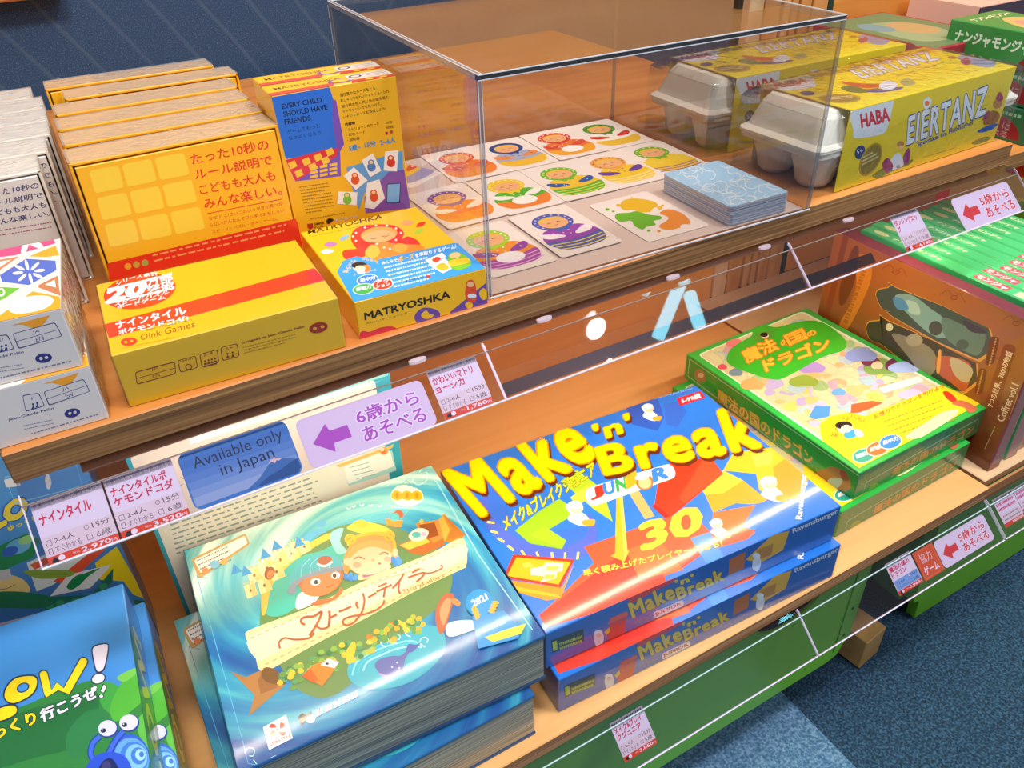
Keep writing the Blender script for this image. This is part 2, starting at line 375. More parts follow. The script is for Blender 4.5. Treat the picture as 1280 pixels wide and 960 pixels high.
# green front panel with a hand hole, and its feet
def green_panel(name, x0, x1, y, z0, z1, hole=None, notchL=0, notchR=.03):
    b = MB(); pts = [(x0+notchL, z0), (x1-notchR, z0)]+([(x1-notchR*.5, z0+.004), (x1-.004, z0+notchR)] if notchR else [])+[(x1, z0+notchR), (x1, z1)]
    if hole:
        hx, r, dp = hole
        pts += [(hx+r*math.cos(a), z1-dp*math.sin(a)) for a in np.linspace(0, math.pi, 14)]
    pts += [(x0, z1), (x0, z0+notchL)]
    n = len(pts); fr = [(x, y, z) for x, z in pts]; bk = [(x, y+.004, z) for x, z in pts]
    b.add(fr+bk, [tuple(range(n)), tuple(range(n, 2*n))[::-1]]+[((i+1) % n, i, n+i, n+(i+1) % n) for i in range(n)], GREEN)
    return b
t = empty('green_drawer_unit', (0, 0, 0)); tag(t, 'lime green front panel with hand hole under the left half of the lower shelf', 'drawer')
pb = green_panel('front_panel', -1.2, .797, LY+.006, -.547, -H-LT-.0005, hole=(.664, .050, .034))
pb.build('front_panel', t)
b = MB(); b.box(.772, LY+.0045, -.53, .7722, LY+.0062, -.378, GREEND); b.build('seam', t)
b = MB(); b.box(.58, LY+.0205, -.42, .74, LY+.1, -.3745, DARK); b.build('hand_hole_shade', t)  # black block puts the hole's inner shade into colour
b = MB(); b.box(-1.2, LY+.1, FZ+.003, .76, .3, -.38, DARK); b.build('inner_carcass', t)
for z in (-.405, -.455, -.505):
    b = MB(); A_ = [(.785+.0022*math.cos(a), LY+.0055, z+.0022*math.sin(a)) for a in np.linspace(0, 2*math.pi, 10, endpoint=False)]
    b.add(A_+[(x, y+.001, z_) for x, y, z_ in A_], [tuple(range(10))[::-1]]+[(i, (i+1) % 10, 10+(i+1) % 10, 10+i) for i in range(10)], DKGREEN); b.build('screw', t)
t = empty('green_drawer_unit', (0, 0, 0)); tag(t, 'lime green panel under the right end of the lower shelf, beyond the wooden foot', 'drawer')
b = MB(); y = -.15
pts = [(.997, FZ+.004), (1.9, FZ+.004), (1.9, -H-LT-.0006), (.965, -H-LT-.0006), (.978, FZ+.05), (.992, FZ+.045)]
n = len(pts); fr = [(x, y, z) for x, z in pts]; bk = [(x, y+.014, z) for x, z in pts]
b.add(fr+bk, [tuple(range(n)), tuple(range(n, 2*n))[::-1]]+[((i+1) % n, i, n+i, n+(i+1) % n) for i in range(n)], GREEN); b.build('front_panel', t)
b = MB(); b.box(.965, y+.0145, FZ+.05, .979, .25, -.3745, GREEND); b.build('side_panel', t)
b = MB(); b.box(.985, y+.03, FZ+.003, 1.02, .2, FZ+.06, DARK); b.build('foot', t)
b = MB(); A_ = [(.995+.0022*math.cos(a), y-.0006, -.545+.0022*math.sin(a)) for a in np.linspace(0, 2*math.pi, 10, endpoint=False)]
b.add(A_+[(x, y_+.002, z_) for x, y_, z_ in A_], [tuple(range(10))[::-1]]+[(i, (i+1) % 10, 10+(i+1) % 10, 10+i) for i in range(10)], DKGREEN); b.build('screw', t)
# wooden foot block between the two green units
P = on(2, FZ+.003, 1071, 832)
b = MB(); b.box(0, 0, 0, .045, .30, .055, W_BLOCK, bev=.0015)
tag(b.build('wooden_block', None, (P[0]-.002, P[1]-.005, FZ+.003), .12), 'rough wooden foot block on the carpet between the green panels', 'block')
# ------------------------------------------------------------------ neighbouring unit at the right
t = empty('neighbour_shelf', (.996, LY+.004, -H-.012)); tag(t, 'wooden shelf of the neighbouring unit under the orange boxed set', 'shelf')
board('shelf_board', 0, .006, 0, .9, .372-LY-.006, .012, W_LOWF, W_PLY2, t)
board('side_rail', -.003, .0, -.0005, .0003, .05, -.0002, W_PLY2, W_PLY2, t) if 0 else None
b = MB(); b.box(.005, .002, -.022, .9, .005, -.0005, W_PLY2); b.build('front_lip', t)
t = empty('neighbour_upper_shelf', (1.165, -.03, -.05)); tag(t, 'upper wooden shelf of the neighbouring unit at the right edge', 'shelf')
board('shelf_board', 0, .05, .0, .8, .40, .022, W_TOP, W_PLY, t)
# ------------------------------------------------------------------ clear price rails
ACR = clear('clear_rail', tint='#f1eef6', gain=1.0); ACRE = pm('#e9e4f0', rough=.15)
BEND = pm('#8a7c74', rough=.3); BEND2 = pm('#b8d8d8', rough=.15)  # line along the bend; lower rails' bright reflection put into the colour
GREY = clear('grey_tint', tint='#55504e', white=.0, rough=.3)
def rail(name, x0, x1, yb, zb, label, group, strip=None, glints=(), lip=.0185):
    """clear sheet: lip under the board, bend, panel tilted towards the viewer"""
    t = empty(name, (x0, yb, zb)); tag(t, label, 'price rail', group)
    L_ = x1-x0-.0012; th = .0012
    prof = [(lip, -.0006), (.004, -.0006), (.0005, -.0022), (-.0025, -.0052), (-.035, -.0348)]
    b = MB(); n = len(prof)
    out = []
    for i, (y, z) in enumerate(prof):
        a = np.array(prof[max(i-1, 0)]); c = np.array(prof[min(i+1, n-1)]); d = (c-a)/np.linalg.norm(c-a); nn = np.array([d[1], -d[0]])
        out.append((y+nn[0]*th, z+nn[1]*th))
    ring0 = [(0, y, z) for y, z in prof]+[(0, y, z) for y, z in out[::-1]]
    ring1 = [(L_, y, z) for _, y, z in ring0]
    b.loft([ring0, ring1], ACR); b.build('rail_sheet', t)
    b = MB()   # polished lower edge, its bright line put into a pale colour
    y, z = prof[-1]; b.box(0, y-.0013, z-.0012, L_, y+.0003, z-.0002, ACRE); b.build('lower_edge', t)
    e = MB(); yb_, zb_ = prof[3]; e.box(0, yb_-.0016, zb_+.0002, L_, yb_-.0003, zb_+.0008, BEND if zb > -.2 else BEND2); e.build('bend_line', t)
    for xe in (0, L_):
        e = MB(); pr_ = prof[1:]
        for i in range(len(pr_)-1):
            (ya, za), (yb2, zb2) = pr_[i], pr_[i+1]
            e.quad((xe, ya, za+.0003), (xe, yb2, zb2+.0003), (xe+.0008, yb2, zb2+.0003), (xe+.0008, ya, za+.0003), ACRE)
            e.quad((xe, ya, za-.0016), (xe, yb2, zb2-.0016), (xe+.0008, yb2, zb2-.0016), (xe+.0008, ya, za-.0016), ACRE)
        e.build('end_edge', t)
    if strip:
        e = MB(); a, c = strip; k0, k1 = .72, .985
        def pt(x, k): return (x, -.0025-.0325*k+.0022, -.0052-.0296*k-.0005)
        e.quad(pt(a, k0), pt(c, k0), pt(c, k1), pt(a, k1), GREY); e.build('grey_strip', t)  # dark grey see-through strip along the lower part of the panel
    for cx_ in glints:  # white discs painted in for the glints below the shelf edge
        e = MB(); P_ = [(cx_+.008*math.cos(a), .0135+.003*math.sin(a), -.0018) for a in np.linspace(0, 2*math.pi, 16, endpoint=False)]
        e.loft([P_, [(x, y-.001, z-.002) for x, y, z in P_]], pm('#fff6ea', rough=.2)); e.build('painted_glint', t)
    return t
RZ = -TH-.0004
xs = [.0305, .387, .745, 1.103]
rail('price_rail', xs[0], xs[1], -.016, RZ, 'clear tilted price rail holding the two nine-tile price tags', None, None, (.30,))
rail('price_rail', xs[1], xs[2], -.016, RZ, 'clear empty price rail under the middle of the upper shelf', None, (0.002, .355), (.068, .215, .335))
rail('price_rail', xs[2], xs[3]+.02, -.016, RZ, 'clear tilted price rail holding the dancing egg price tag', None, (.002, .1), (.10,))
RZ2 = -H-LT-.0004
rail('price_rail', .312, .666, LY-.004, RZ2, 'clear price rail over the green panel, holding the junior block game tag', None, lip=.0055)
rail('price_rail', .666, .990, LY-.004, RZ2, 'clear price rail under the right end of the lower shelf', None, lip=.0055)
# ------------------------------------------------------------------ price tags and signs held in the rails
class Plane:
    def __init__(s, yb, zb, back=.0022):
        a = np.array([yb-.0025, zb-.0052]); c = np.array([yb-.035, zb-.0348]); s.U = np.array([1., 0, 0]); d = (a-c)/np.linalg.norm(a-c)
        s.V = np.array([0, d[0], d[1]]); s.N = np.cross(s.U, s.V); s.O = np.array([0, c[0], c[1]])-s.N*back
    def hit(s, x, y): d = ray(x, y); t_ = ((s.O-CAM)@s.N)/(d@s.N); return CAM+t_*d
def tag_sheet(name, pl, corners, view, mat, rnd=0., rough=.3):
    """a stiff paper slip in the plane of the rail; corners TL,TR,BR,BL; returns (object data builder, Art)"""
    W_ = [pl.hit(view[0]+x/view[2], view[1]+y/view[2]) for x, y in corners]
    uv = [((p-pl.O)@pl.U, (p-pl.O)@pl.V) for p in W_]
    u0, u1 = (uv[0][0]+uv[3][0])/2, (uv[1][0]+uv[2][0])/2; va, vb = (uv[2][1]+uv[3][1])/2, (uv[0][1]+uv[1][1])/2
    w, h = u1-u0, vb-va
    mb = MB(); r = rnd*min(w, h); pts = []
    for (px, py, a0) in ((w-r, h-r, 0), (r, h-r, 90), (r, r, 180), (w-r, r, 270)):
        for k in range(5 if r else 1):
            a = math.radians(a0+90*k/4); pts.append((px+r*math.cos(a), py+r*math.sin(a)))
    O = pl.O+pl.U*u0+pl.V*va
    def X(p, t_): return pl.U*p[0]+pl.V*p[1]+pl.N*t_
    mb.loft([[X(p, -.0004) for p in pts], [X(p, 0) for p in pts]], mat)
    A = Art(mb, (0, 0, 0), pl.U, pl.V, w, h, corners=[corners[3], corners[2], corners[1], corners[0]], view=view, cview=view, rough=rough)
    return mb, A, tuple(O)
UPL = Plane(-.016, RZ); LPL = Plane(LY-.004, RZ2)
PAPER = pm('#f1ecf2', rough=.35)
def price_tag(pl, c, view, head, title, price, players, mins, age, label, group=None, blur=0, hl=None):
    mb, A, O = tag_sheet('price_tag', pl, c, view, PAPER)
    A.uvmode = True; w, h = A.w, A.h; X = lambda a, b: (a*w, b*h)
    A.P([X(0, 0), X(1, 0), X(1, .13), X(0, .13)], '#e8481c'); A.P([X(0, .88), X(1, .88), X(1, 1), X(0, 1)], '#b4afb4')
    A.P([X(0, .13), X(1, .13), X(1, .44), X(0, .44)], '#efe2e0')
    if hl: A.P([X(0.02, .14), X(.98, .14), X(.98, .44), X(.02, .44)], '#7fb6ea')
    if head is None:      # too blurred to read
        A.words(X(.04, .94), X(.96, .94), X(0, -.05), 1, w*.05, '#3c383c'); A.words(X(.05, .76), X(.9, .76), X(0, -.16), 2, w*.08, '#dd5c80', ragged=.7); A.words(X(.1, .35), X(.9, .35), X(0, -.13), 2, w*.04, '#8a8284'); A.words(X(.4, .065), X(.95, .065), X(0, -.05), 1, w*.07, '#ffe9dc')
        o = mb.build('price_tag', None, O); tag(o, label, 'price tag', group); return o
    if not head: A.words(X(.04, .94), X(.96, .94), X(0, -.05), 1, w*.05, '#3c383c')
    A.T(head or '', X(.03, .90), X(.97, .90), X(.03, .98), '#3c383c')
    if len(title) == 1: A.T(title[0], X(.06, .62), X(.78, .62), X(.06, .80), '#dd1c50', off=.035)
    else:
        A.T(title[0], X(.05, .70), X(.86 if len(title[0]) > 4 else .6, .70), X(.05, .845), '#dd1c50', off=.035); A.T(title[1], X(.05, .53), X(min(.94, .15*len(title[1])+.02), .53), X(.05, .675), '#dd1c50', off=.035)
    A.T(players, X(.16, .30), X(.44, .30), X(.16, .39), '#4a4446'); A.T('すぐわかる', X(.14, .16), X(.5, .16), X(.14, .26), '#6a6264')
    A.T(mins, X(.7, .33), X(.95, .33), X(.7, .43), '#4a4446'); A.T(age, X(.72, .17), X(.93, .17), X(.72, .27), '#4a4446')
    A.E(*X(.62, .38), w*.035, w*.035, '#8a8284'); A.E(*X(.62, .38), w*.026, w*.026, '#efe2e0')
    A.frame(X(.59, .18), X(.66, .18), X(.66, .26), X(.59, .26), w*.012, '#8a8284'); A.frame(X(.05, .30), X(.12, .30), X(.12, .38), X(.05, .38), w*.012, '#8a8284'); A.frame(X(.05, .17), X(.1, .17), X(.1, .25), X(.05, .25), w*.012, '#8a8284')
    A.T(price, X(.47, .025), X(.88, .025), X(.47, .105), '#ffffff', off=.02); A.T('円', X(.89, .025), X(.965, .025), X(.89, .08), '#ffffff'); A.T('税込', X(.34, .055), X(.44, .055), X(.34, .09), '#ffe9dc')
    A.B([X(.05, .05), X(.09, .10), X(.14, .09), X(.16, .05), X(.12, .02), X(.07, .03)], '#1a1414'); A.B([X(.14, .06), X(.17, .11), X(.22, .10), X(.23, .05), X(.18, .03)], '#ffffff')
    o = mb.build('price_tag', None, O); tag(o, label, 'price tag', group); return o
price_tag(UPL, [(200, 265), (672, 115), (800, 515), (325, 685)], v27, '表裏別絵札で指定の模様を早作り', ['ナインタイル'], '2,970', '2-4人', '15分', '6歳', 'white price tag reading 2,970 yen in the rail below the white boxes')
price_tag(UPL, [(690, 105), (1150, -38), (1259, 345), (810, 512)], v27, '表裏別絵札で指定並び急ぎ揃える', ['ナインタイルポ', 'ケモンドコダ'], '3,520', '2-4人', '15分', '6歳', 'white price tag reading 3,520 yen in the rail below the yellow boxes')
price_tag(UPL, [(590, 255), (775, 200), (843, 375), (657, 445)], v17, '服の柄を素早く探し仕草を真似る', ['かわいいマトリ', 'ョーシカ'], '1,760', '2-6人', '15分', '5歳', 'white price tag reading 1,760 yen in the rail below the doll box')
price_tag(UPL, [(385, 480), (565, 420), (678, 660), (500, 725)], v9, None if 0 else '', ['ダンシングエッ', 'グ'], '4,180', '2-4人', '15分', '5歳', 'white price tag reading 4,180 yen in the rail below the egg carton boxes')
price_tag(LPL, [(212, 435), (600, 205), (785, 660), (395, 900)], v28, '', ['メイク&ブレイ', 'クジュニア'], '3,850', '2-5人', '15分', '5歳', 'white price tag low on the green panel below the blue and yellow block game')
price_tag(LPL, [(375, 283), (510, 215), (585, 380), (455, 460)], v24, '', ['魔法の国の', 'ドラゴン'], '3,960', '2-4人', '15分', '5歳', 'white price tag with a pale blue band beside the orange label on the lower rail', hl=1)
def arrow_sign(pl, c, view, col, l1, l2, label, shade='#f2eaf4'):
    mb, A, O = tag_sheet('age_sign', pl, c, view, pm(shade, rough=.25), rnd=.14, rough=.3); A.uvmode = True; w, h = A.w, A.h; X = lambda a, b: (a*w, b*h)
    A.P([X(.07, .46), X(.20, .76), X(.215, .60), X(.35, .60), X(.35, .34), X(.215, .34), X(.20, .17)], col)
    for body, y0_, x0_ in ((l1, .52, .43), (l2, .14, .43)):
        A.T(body, X(x0_, y0_), X(.93, y0_), X(x0_, y0_+.30), col, off=.02, out='#ffffff', outoff=.055, shadow=(col, (.0, -.0)) if 0 else None)
    o = mb.build('age_sign', None, O); tag(o, label, 'sign'); return o
arrow_sign(UPL, [(160, 455), (1000, 180), (1100, 480), (250, 790)], v26, '#b850c4', '6歳から', 'あそべる', 'pale sign with a purple arrow reading from six years, on the upper rail', '#ecdff0')
arrow_sign(UPL, [(48, 410), (535, 248), (668, 500), (195, 680)], v25, '#e8403c', '5歳から', 'あそべる', 'white sign with a red arrow reading from five years, on the upper rail at right')
arrow_sign(LPL, [(640, 165), (910, 8), (978, 150), (700, 310)], v24, '#e8403c', '5歳から', 'あそべる', 'white sign with a red arrow reading from five years, on the lower rail')
mb, A, O = tag_sheet('genre_label', LPL, [(525, 220), (640, 165), (700, 325), (590, 375)], v24, pm('#e8602c', rough=.2), rough=.2); A.uvmode = True; w, h = A.w, A.h; X = lambda a, b: (a*w, b*h)
A.frame(X(.06, .05), X(.94, .05), X(.94, .95), X(.06, .95), w*.02, '#f09060'); A.T('協力', X(.2, .52), X(.75, .52), X(.2, .85), '#ffe8dc'); A.T('ゲーム', X(.15, .14), X(.85, .14), X(.15, .42), '#ffffff', off=.02)
tag(mb.build('genre_label', None, O), 'orange label reading game, between the price tag and the arrow sign on the lower rail', 'label')
# the blue sign with a mountain
mb, A, O = tag_sheet('souvenir_sign', UPL, [(325, 470), (1060, 235), (1165, 600), (440, 845)], v30, pm('#3f86cc', rough=.25), rnd=.14, rough=.25); A.uvmode = True; w, h = A.w, A.h; X = lambda a, b: (a*w, b*h)
sk = ['#2f74bc', '#3a7cc0', '#4884c6', '#588ecb', '#6a9ad0', '#80a8d4', '#98b8d8']
for i, cc in enumerate(sk): A.P([X(.012*(i > 3), 1-.13*(i+1)-.0+.13), X(1-.012*(i > 3), 1-.13*(i+1)+.13), X(1-.02*(i > 3), max(.03, 1-.13*(i+2)+.10)), X(.02*(i > 3), max(.03, 1-.13*(i+2)+.10))], cc) if i else None
A.P([X(.45, .03), X(.6, .16), X(.7, .3), X(.76, .40), X(.80, .41), X(.87, .35), X(.93, .30), X(.985, .26), X(.985, .1), X(.95, .03)], '#3c78b4')
A.P([X(.55, .03), X(.68, .14), X(.8, .18), X(.9, .24), X(.985, .27), X(.985, .1), X(.94, .03)], '#1f5a94')
A.P([X(.72, .34), X(.755, .41), X(.77, .40), X(.785, .42), X(.805, .405), X(.85, .36), X(.82, .34), X(.80, .36), X(.78, .32), X(.755, .36)], '#e8cfc8')
A.T('Available only', X(.11, .62), X(.93, .62), X(.11, .88), '#14304e', off=0.0); A.T('in Japan', X(.31, .36), X(.80, .36), X(.31, .62), '#14304e')
tag(mb.build('souvenir_sign', None, O), 'blue sign with a snowy mountain reading available only in Japan, on the upper rail', 'sign')
# tags on the neighbouring unit
NPL = Plane(LY-.004, RZ2)
b = MB()
price_tag(NPL, [(553, 450), (712, 350), (823, 555), (680, 715)], v22, None, None, None, None, None, None, 'white price tag at the right edge below the orange boxed set')
price_tag(NPL, [(722, 352), (881, 262), (982, 455), (823, 555)], v22, None, None, None, None, None, None, 'white price tag cut off by the right edge of the picture')
rail('price_rail', .992, 1.3, LY-.004, RZ2, 'clear price rail at the right edge on the neighbouring unit', None, lip=.0055)
def proj(p):
    d = np.array(p)-CAM; z = d@FX; return (640+FOC*(d@RX)/z, 480-FOC*(d@UX)/z)
def seen(kind, w, d, h, loc, yaw=0., tilt=0.):
    """picture corners of a face of a box placed so, as (bl, br, tr, tl)"""
    c = {'top': [(0, 0, h), (w, 0, h), (w, d, h), (0, d, h)], 'front': [(0, 0, 0), (w, 0, 0), (w, 0, h), (0, 0, h)],
         'left': [(0, d, 0), (0, 0, 0), (0, 0, h), (0, d, h)], 'right': [(w, 0, 0), (w, d, 0), (w, d, h), (w, 0, h)]}[kind]
    out = []
    for x, y, z in c:
        y, z = y*math.cos(tilt)+z*math.sin(tilt), -y*math.sin(tilt)+z*math.cos(tilt)
        out.append(proj((loc[0]+x*math.cos(yaw)-y*math.sin(yaw), loc[1]+x*math.sin(yaw)+y*math.cos(yaw), loc[2]+z)))
    return out
FILM = clear('shrink_film', bump=.55, gain=1.3, rough=.06)
SOFT = clear('shrink_film_tight', bump=.18, gain=.6, rough=.05)
def film(parent, x0, y0, z0, x1, y1, z1, seed=1, amp=.0012, skip=(), mat=None):
    """crinkled shrink film just outside a box"""
    R = random.Random(seed); b = MB(); n = 9
    for ax, lim in ((0, x0), (0, x1), (1, y0), (1, y1), (2, z1)):
        if (ax, lim == (x0, y0, z0)[ax]) in skip: continue
        o = [k for k in (0, 1, 2) if k != ax]; lo = (x0, y0, z0); hi = (x1, y1, z1); sg = 1 if lim == hi[ax] else -1
        vs = []
        for i in range(n+1):
            for j in range(n+1):
                p = [0, 0, 0]; p[ax] = lim+sg*(amp*(.35+R.random()*(.65)) if 0 < i < n and 0 < j < n else .0002)
                p[o[0]] = lo[o[0]]+(hi[o[0]]-lo[o[0]])*i/n; p[o[1]] = lo[o[1]]+(hi[o[1]]-lo[o[1]])*j/n; vs.append(p)
        b.add(vs, [(i*(n+1)+j, (i+1)*(n+1)+j, (i+1)*(n+1)+j+1, i*(n+1)+j+1) for i in range(n) for j in range(n)], mat or FILM)
    return b.build('shrink_film', parent, smooth=True)
# ================================================================== lying yellow nine-tile box
YEL = pm('#f4bd12', coat=.5); RED = '#e2301c'; BRN = '#8a3414'
w, d, h = .161, .1197, .0441; LOC = (.1137, .0105, 0)
b = MB(); b.box(0, 0, 0, w, d, h, YEL, bev=.0006)
A = faceof(b, 'top', w, d, h, [(139, 448.4), (420, 370), (373, 305), (117, 350)], v2, rough=.35, coat=.5)
A.P([(412, 335), (1262, 118), (1300, 162), (437, 396)], RED)
A.E(578, 193, 168, 72, RED, -8)
A.P([(420, 196), (440, 172), (735, 112), (742, 140), (735, 176), (440, 240), (420, 228)], '#ffffff') if 0 else None
A.P([(430, 178), (720, 122), (728, 129), (432, 186)], '#ffffff'); A.P([(424, 240), (740, 176), (737, 184), (426, 247)], '#ffffff')
A.T('シリーズ累計', (478, 168), (668, 128), (472, 150), '#ffffff', off=.02, arc=.5)
A.T('20', (425, 238), (602, 202), (440, 182), '#ffffff', off=.07)
A.T('万部', (618, 176), (732, 152), (612, 140), '#ffffff', off=.03); A.T('突破', (622, 200), (738, 176), (618, 172), '#ffffff', off=.03)
A.T('スピードパズル', (462, 240+14), (712, 196+8), (470, 236), '#ffffff', off=.03); A.T('ボードゲーム', (480, 266), (700, 224), (478, 250), '#ffffff', off=.04)
A.T('ナインタイル', (478, 352), (792, 285), (466, 322), '#ffffff', off=.045); A.T('ポケモンドコダ!', (487, 380), (800, 314), (481, 358), '#ffffff', off=.045)
A.T('Jean-Claude Pellin', (615, 360), (815, 314), (612, 350), '#a86018'); A.T('Oink Games', (588, 402), (828, 338), (585, 376), '#a85a18')
A.E(532, 408, 40, 18, RED, -8); A.E(518, 411, 8, 5, '#f4bd12'); A.E(546, 405, 8, 5, '#f4bd12')
A.L([(495, 440), (740, 384)], 1.5, '#c98a18')
A = faceof(b, 'front', w, d, h, [(165.6, 511), (431, 431), (420, 370), (139, 448.4)], v2, rough=.35, coat=.4)
A.RR((542, 536), (700, 490), (706, 540), (552, 586), .2, BRN); A.RR((546, 539), (698, 495), (702, 538), (554, 581), .2, '#f0b410'); A.L([(549, 562), (704, 516)], 2.5, BRN)
A.T('JP', (608, 533), (632, 527), (606, 521), BRN); A.T('EN', (614, 557), (642, 550), (612, 545), BRN)
for q in ([(708, 487), (782, 466), (792, 514), (722, 535)], [(796, 460), (868, 439), (876, 492), (806, 513)], [(878, 432), (946, 413), (957, 466), (888, 486)]):
    A.RR(*q, .2, BRN); A.RR(*[(x*.9+.1*sum(t[0] for t in q)/4, y*.9+.1*sum(t[1] for t in q)/4) for x, y in q], .2, '#f0b410')
A.T('15min', (722, 494), (770, 481), (720, 484), BRN); A.E(755, 511, 14, 12, BRN); A.E(755, 511, 10, 8.5, '#f0b410'); A.L([(755, 511), (755, 504)], 2, BRN)
A.T('2-4', (812, 470), (850, 459), (810, 458), BRN); A.T('6+', (900, 445), (930, 436), (898, 433), BRN)
for i in range(4):
    for j in range(2): A.E(820+i*13, 487-i*3.6+j*11, 4, 4, BRN); A.P([(815+i*13, 497-i*3.6+j*9), (826+i*13, 494-i*3.6+j*9), (828+i*13, 500-i*3.6+j*9), (816+i*13, 503-i*3.6+j*9)], BRN)
for i in range(2): A.E(908+i*20, 456-i*5, 4, 4, BRN); A.P([(902+i*20, 476-i*5), (908+i*20, 460-i*5), (917+i*20, 472-i*5)], BRN)
A.T('Designed by Jean-Claude Pellin', (966, 418), (1214, 347), (962, 408), BRN, off=.02)
A.words((968, 430), (1180, 372), (3, 11), 3, 3, '#b8801c', 4)
A.E(1268, 345, 38, 21, '#b02a14', -14); A.E(1254, 349, 8, 6, '#f0b410'); A.E(1284, 341, 8, 6, '#f0b410')
o = b.build('game_box', None, LOC, -.0448); tag(o, 'yellow tile game box lying flat at the front edge, red oval badge on its lid', 'game box')
film(o, -.0006, -.0006, .0005, w+.0006, d+.0006, h+.0006, 3, .0002, mat=SOFT)
# ================================================================== upright yellow row
def upright_box(name, face_hex, rim_hex, w, d, h, art, side=None):
    t = empty(name)
    rm = pm(rim_hex, coat=.5)
    b = MB(); e = .0022
    # lid: four sides and back, its mouth towards the front
    b.box(0, .0012, h-e, w, d, h, rm, bev=.0004); b.box(0, .0012, 0, w, d, e, rm, bev=.0004); b.box(0, .0012, 0, e, d, h, rm, bev=.0004); b.box(w-e, .0012, 0, w, d, h, rm, bev=.0004); b.box(0, d-e, 0, w, d, h, rm)
    if side: side(b)
    b.build('lid', t)
    b = MB(); g = .0035
    b.box(g, 0, g, w-g, d-.004, h-g, pm(face_hex, coat=.5), bev=.0005)
    art(b, g); b.build('tray', t)
    return t
UW, UD, UH = .166, .047, .1286; DLOC = (.1295, .1622, 0)
def art_yellow(b, g):
    A = faceof(b, 'front', UW, UD, UH, seen('front', UW, UD, UH, DLOC, .016, .043), v1, rough=.35, coat=.5)
    A.O = np.array([0, 0, 0.])
    for r in range(3):
        for c in range(3):
            x, y = 355+c*131+r*31, 492-c*26+r*108
            A.RR((x, y), (x+118, y-23), (x+142, y+66), (x+24, y+90), .15, '#f8cf3c')
    for body, bl, br, tl in (('たった10秒の', (770, 467), (1078, 405), (760, 425)), ('ルール説明で', (784, 527), (1092, 466), (775, 487)), ('こどもも大人も', (802, 588), (1104, 528), (794, 548)), ('みんな楽しい。', (820, 645), (1130, 586), (812, 604))):
        A.T(body, bl, br, tl, RED, off=.012)
    A.L([(830, 662), (1128, 604)], 3, RED)
    for body, bl, br, tl in (('なぜ?どこ?さいごのいっぴきが見つか', (836, 690), (1132, 630), (833, 675)), ('らない!かんたんでフシギでおもしろい', (840, 716), (1138, 656), (837, 701)), ('スピード・パズル・ボードゲーム。', (850, 742), (1112, 688), (847, 729))):
        A.T(body, bl, br, tl, RED)
    A.P([(428, 862), (1182, 682), (1220, 760), (1230, 800), (440, 980), (436, 900)], RED)
    A.words((610, 830), (1160, 702), (6, 22), 2, 6, '#f6a060', 9)
    for i, c in enumerate(('#f0a030', '#c8a040', '#a0a850')): A.E(512+i*34, 873-i*7, 14, 13, c)
SHEEN = clear('film_painted_sheen', gain=1.4, rough=.12, bump=.3, white=.16)  # white mixed into the film paints the grey reflection on box tops
def top_film(t, w, d, h):
    b = MB(); n = 10; R = random.Random(6)
    vs = [(w*i/n, .001+(d-.001)*j/3, h+.0004+.0006*R.random()) for i in range(n+1) for j in range(4)]
    b.add(vs, [(i*4+j, (i+1)*4+j, (i+1)*4+j+1, i*4+j+1) for i in range(n) for j in range(3)], SHEEN); b.build('shrink_film', t, smooth=True)
proto = upright_box('game_box', '#f6b41a', '#f0ae18', UW, UD, UH, art_yellow)
top_film(proto, UW, UD, UH); place(proto, DLOC, .016, .043); tag(proto, 'yellow tile game box standing upright, frontmost of the yellow row, with red writing', 'game box', 'yellow boxes standing in a row')
ordn = ['second', 'third', 'fourth', 'fifth', 'rearmost']
for i, (x, y, a) in enumerate([(.1305, .213, .0), (.131, .2625, -.01), (.1335, .3125, -.015), (.147, .366, -.02), (.134, .418, -.02)]):
    q = dup(proto, (x, y, 0), a, .043)
    tag(q, 'yellow tile game box standing upright, '+('rearmost of the yellow row, set a little left' if i == 4 else ordn[i]+' from the front of the yellow row'), 'game box', 'yellow boxes standing in a row')
# ================================================================== white boxes, upright row and lying pair
WHT = '#e6dccf'
ELOC = (-.052, .198, 0)
def art_white(b, g):
    A = faceof(b, 'front', .161, .047, .12, seen('front', .161, .047, .12, ELOC, -.02, .0), v5b, rough=.4, coat=.4)
    for body, bl, br, tl in (('たった10秒の', (-85, 325), (203, 272), (-90, 292)), ('ルール説明で', (-75, 375), (222, 322), (-80, 345)), ('こどもも大人も', (-60, 425), (242, 372), (-66, 394)), ('みんな楽しい。', (-44, 470), (262, 414), (-52, 442))):
        A.T(body, bl, br, tl, '#2e2a6e', off=.012)
    A.words((-30, 497), (280, 448), (6, 24), 2, 5, '#b04a7a', 5)
def side_white(b):
    A = Art(b, (.161, 0, 0), (0, 1, 0), (0, 0, 1), .047, .12, rough=.4)
    for i, (z, c) in enumerate([(.108, '#3a3630'), (.102, '#3a3630'), (.096, '#3a3630'), (.086, '#a83240'), (.066, '#6a6258'), (.05, '#4a8a5a'), (.042, '#c83a4a'), (.034, '#c83a4a'), (.024, '#6a6258'), (.014, '#6a6258')]): A.E(.020, z, .0022, .0016, c, 20*i)
    A.words((.0105, .112), (.0105, .02), (.018, 0), 2, .0012, '#8a7f72', 3)
protoW = upright_box('game_box', '#ddd6cf', '#e8dfd2', .161, .047, .12, art_white, side_white)
top_film(protoW, .161, .047, .12); place(protoW, ELOC, -.02, .0); tag(protoW, 'white tile game box standing upright, frontmost of the white row, dark blue writing', 'game box', 'white boxes standing in a row')
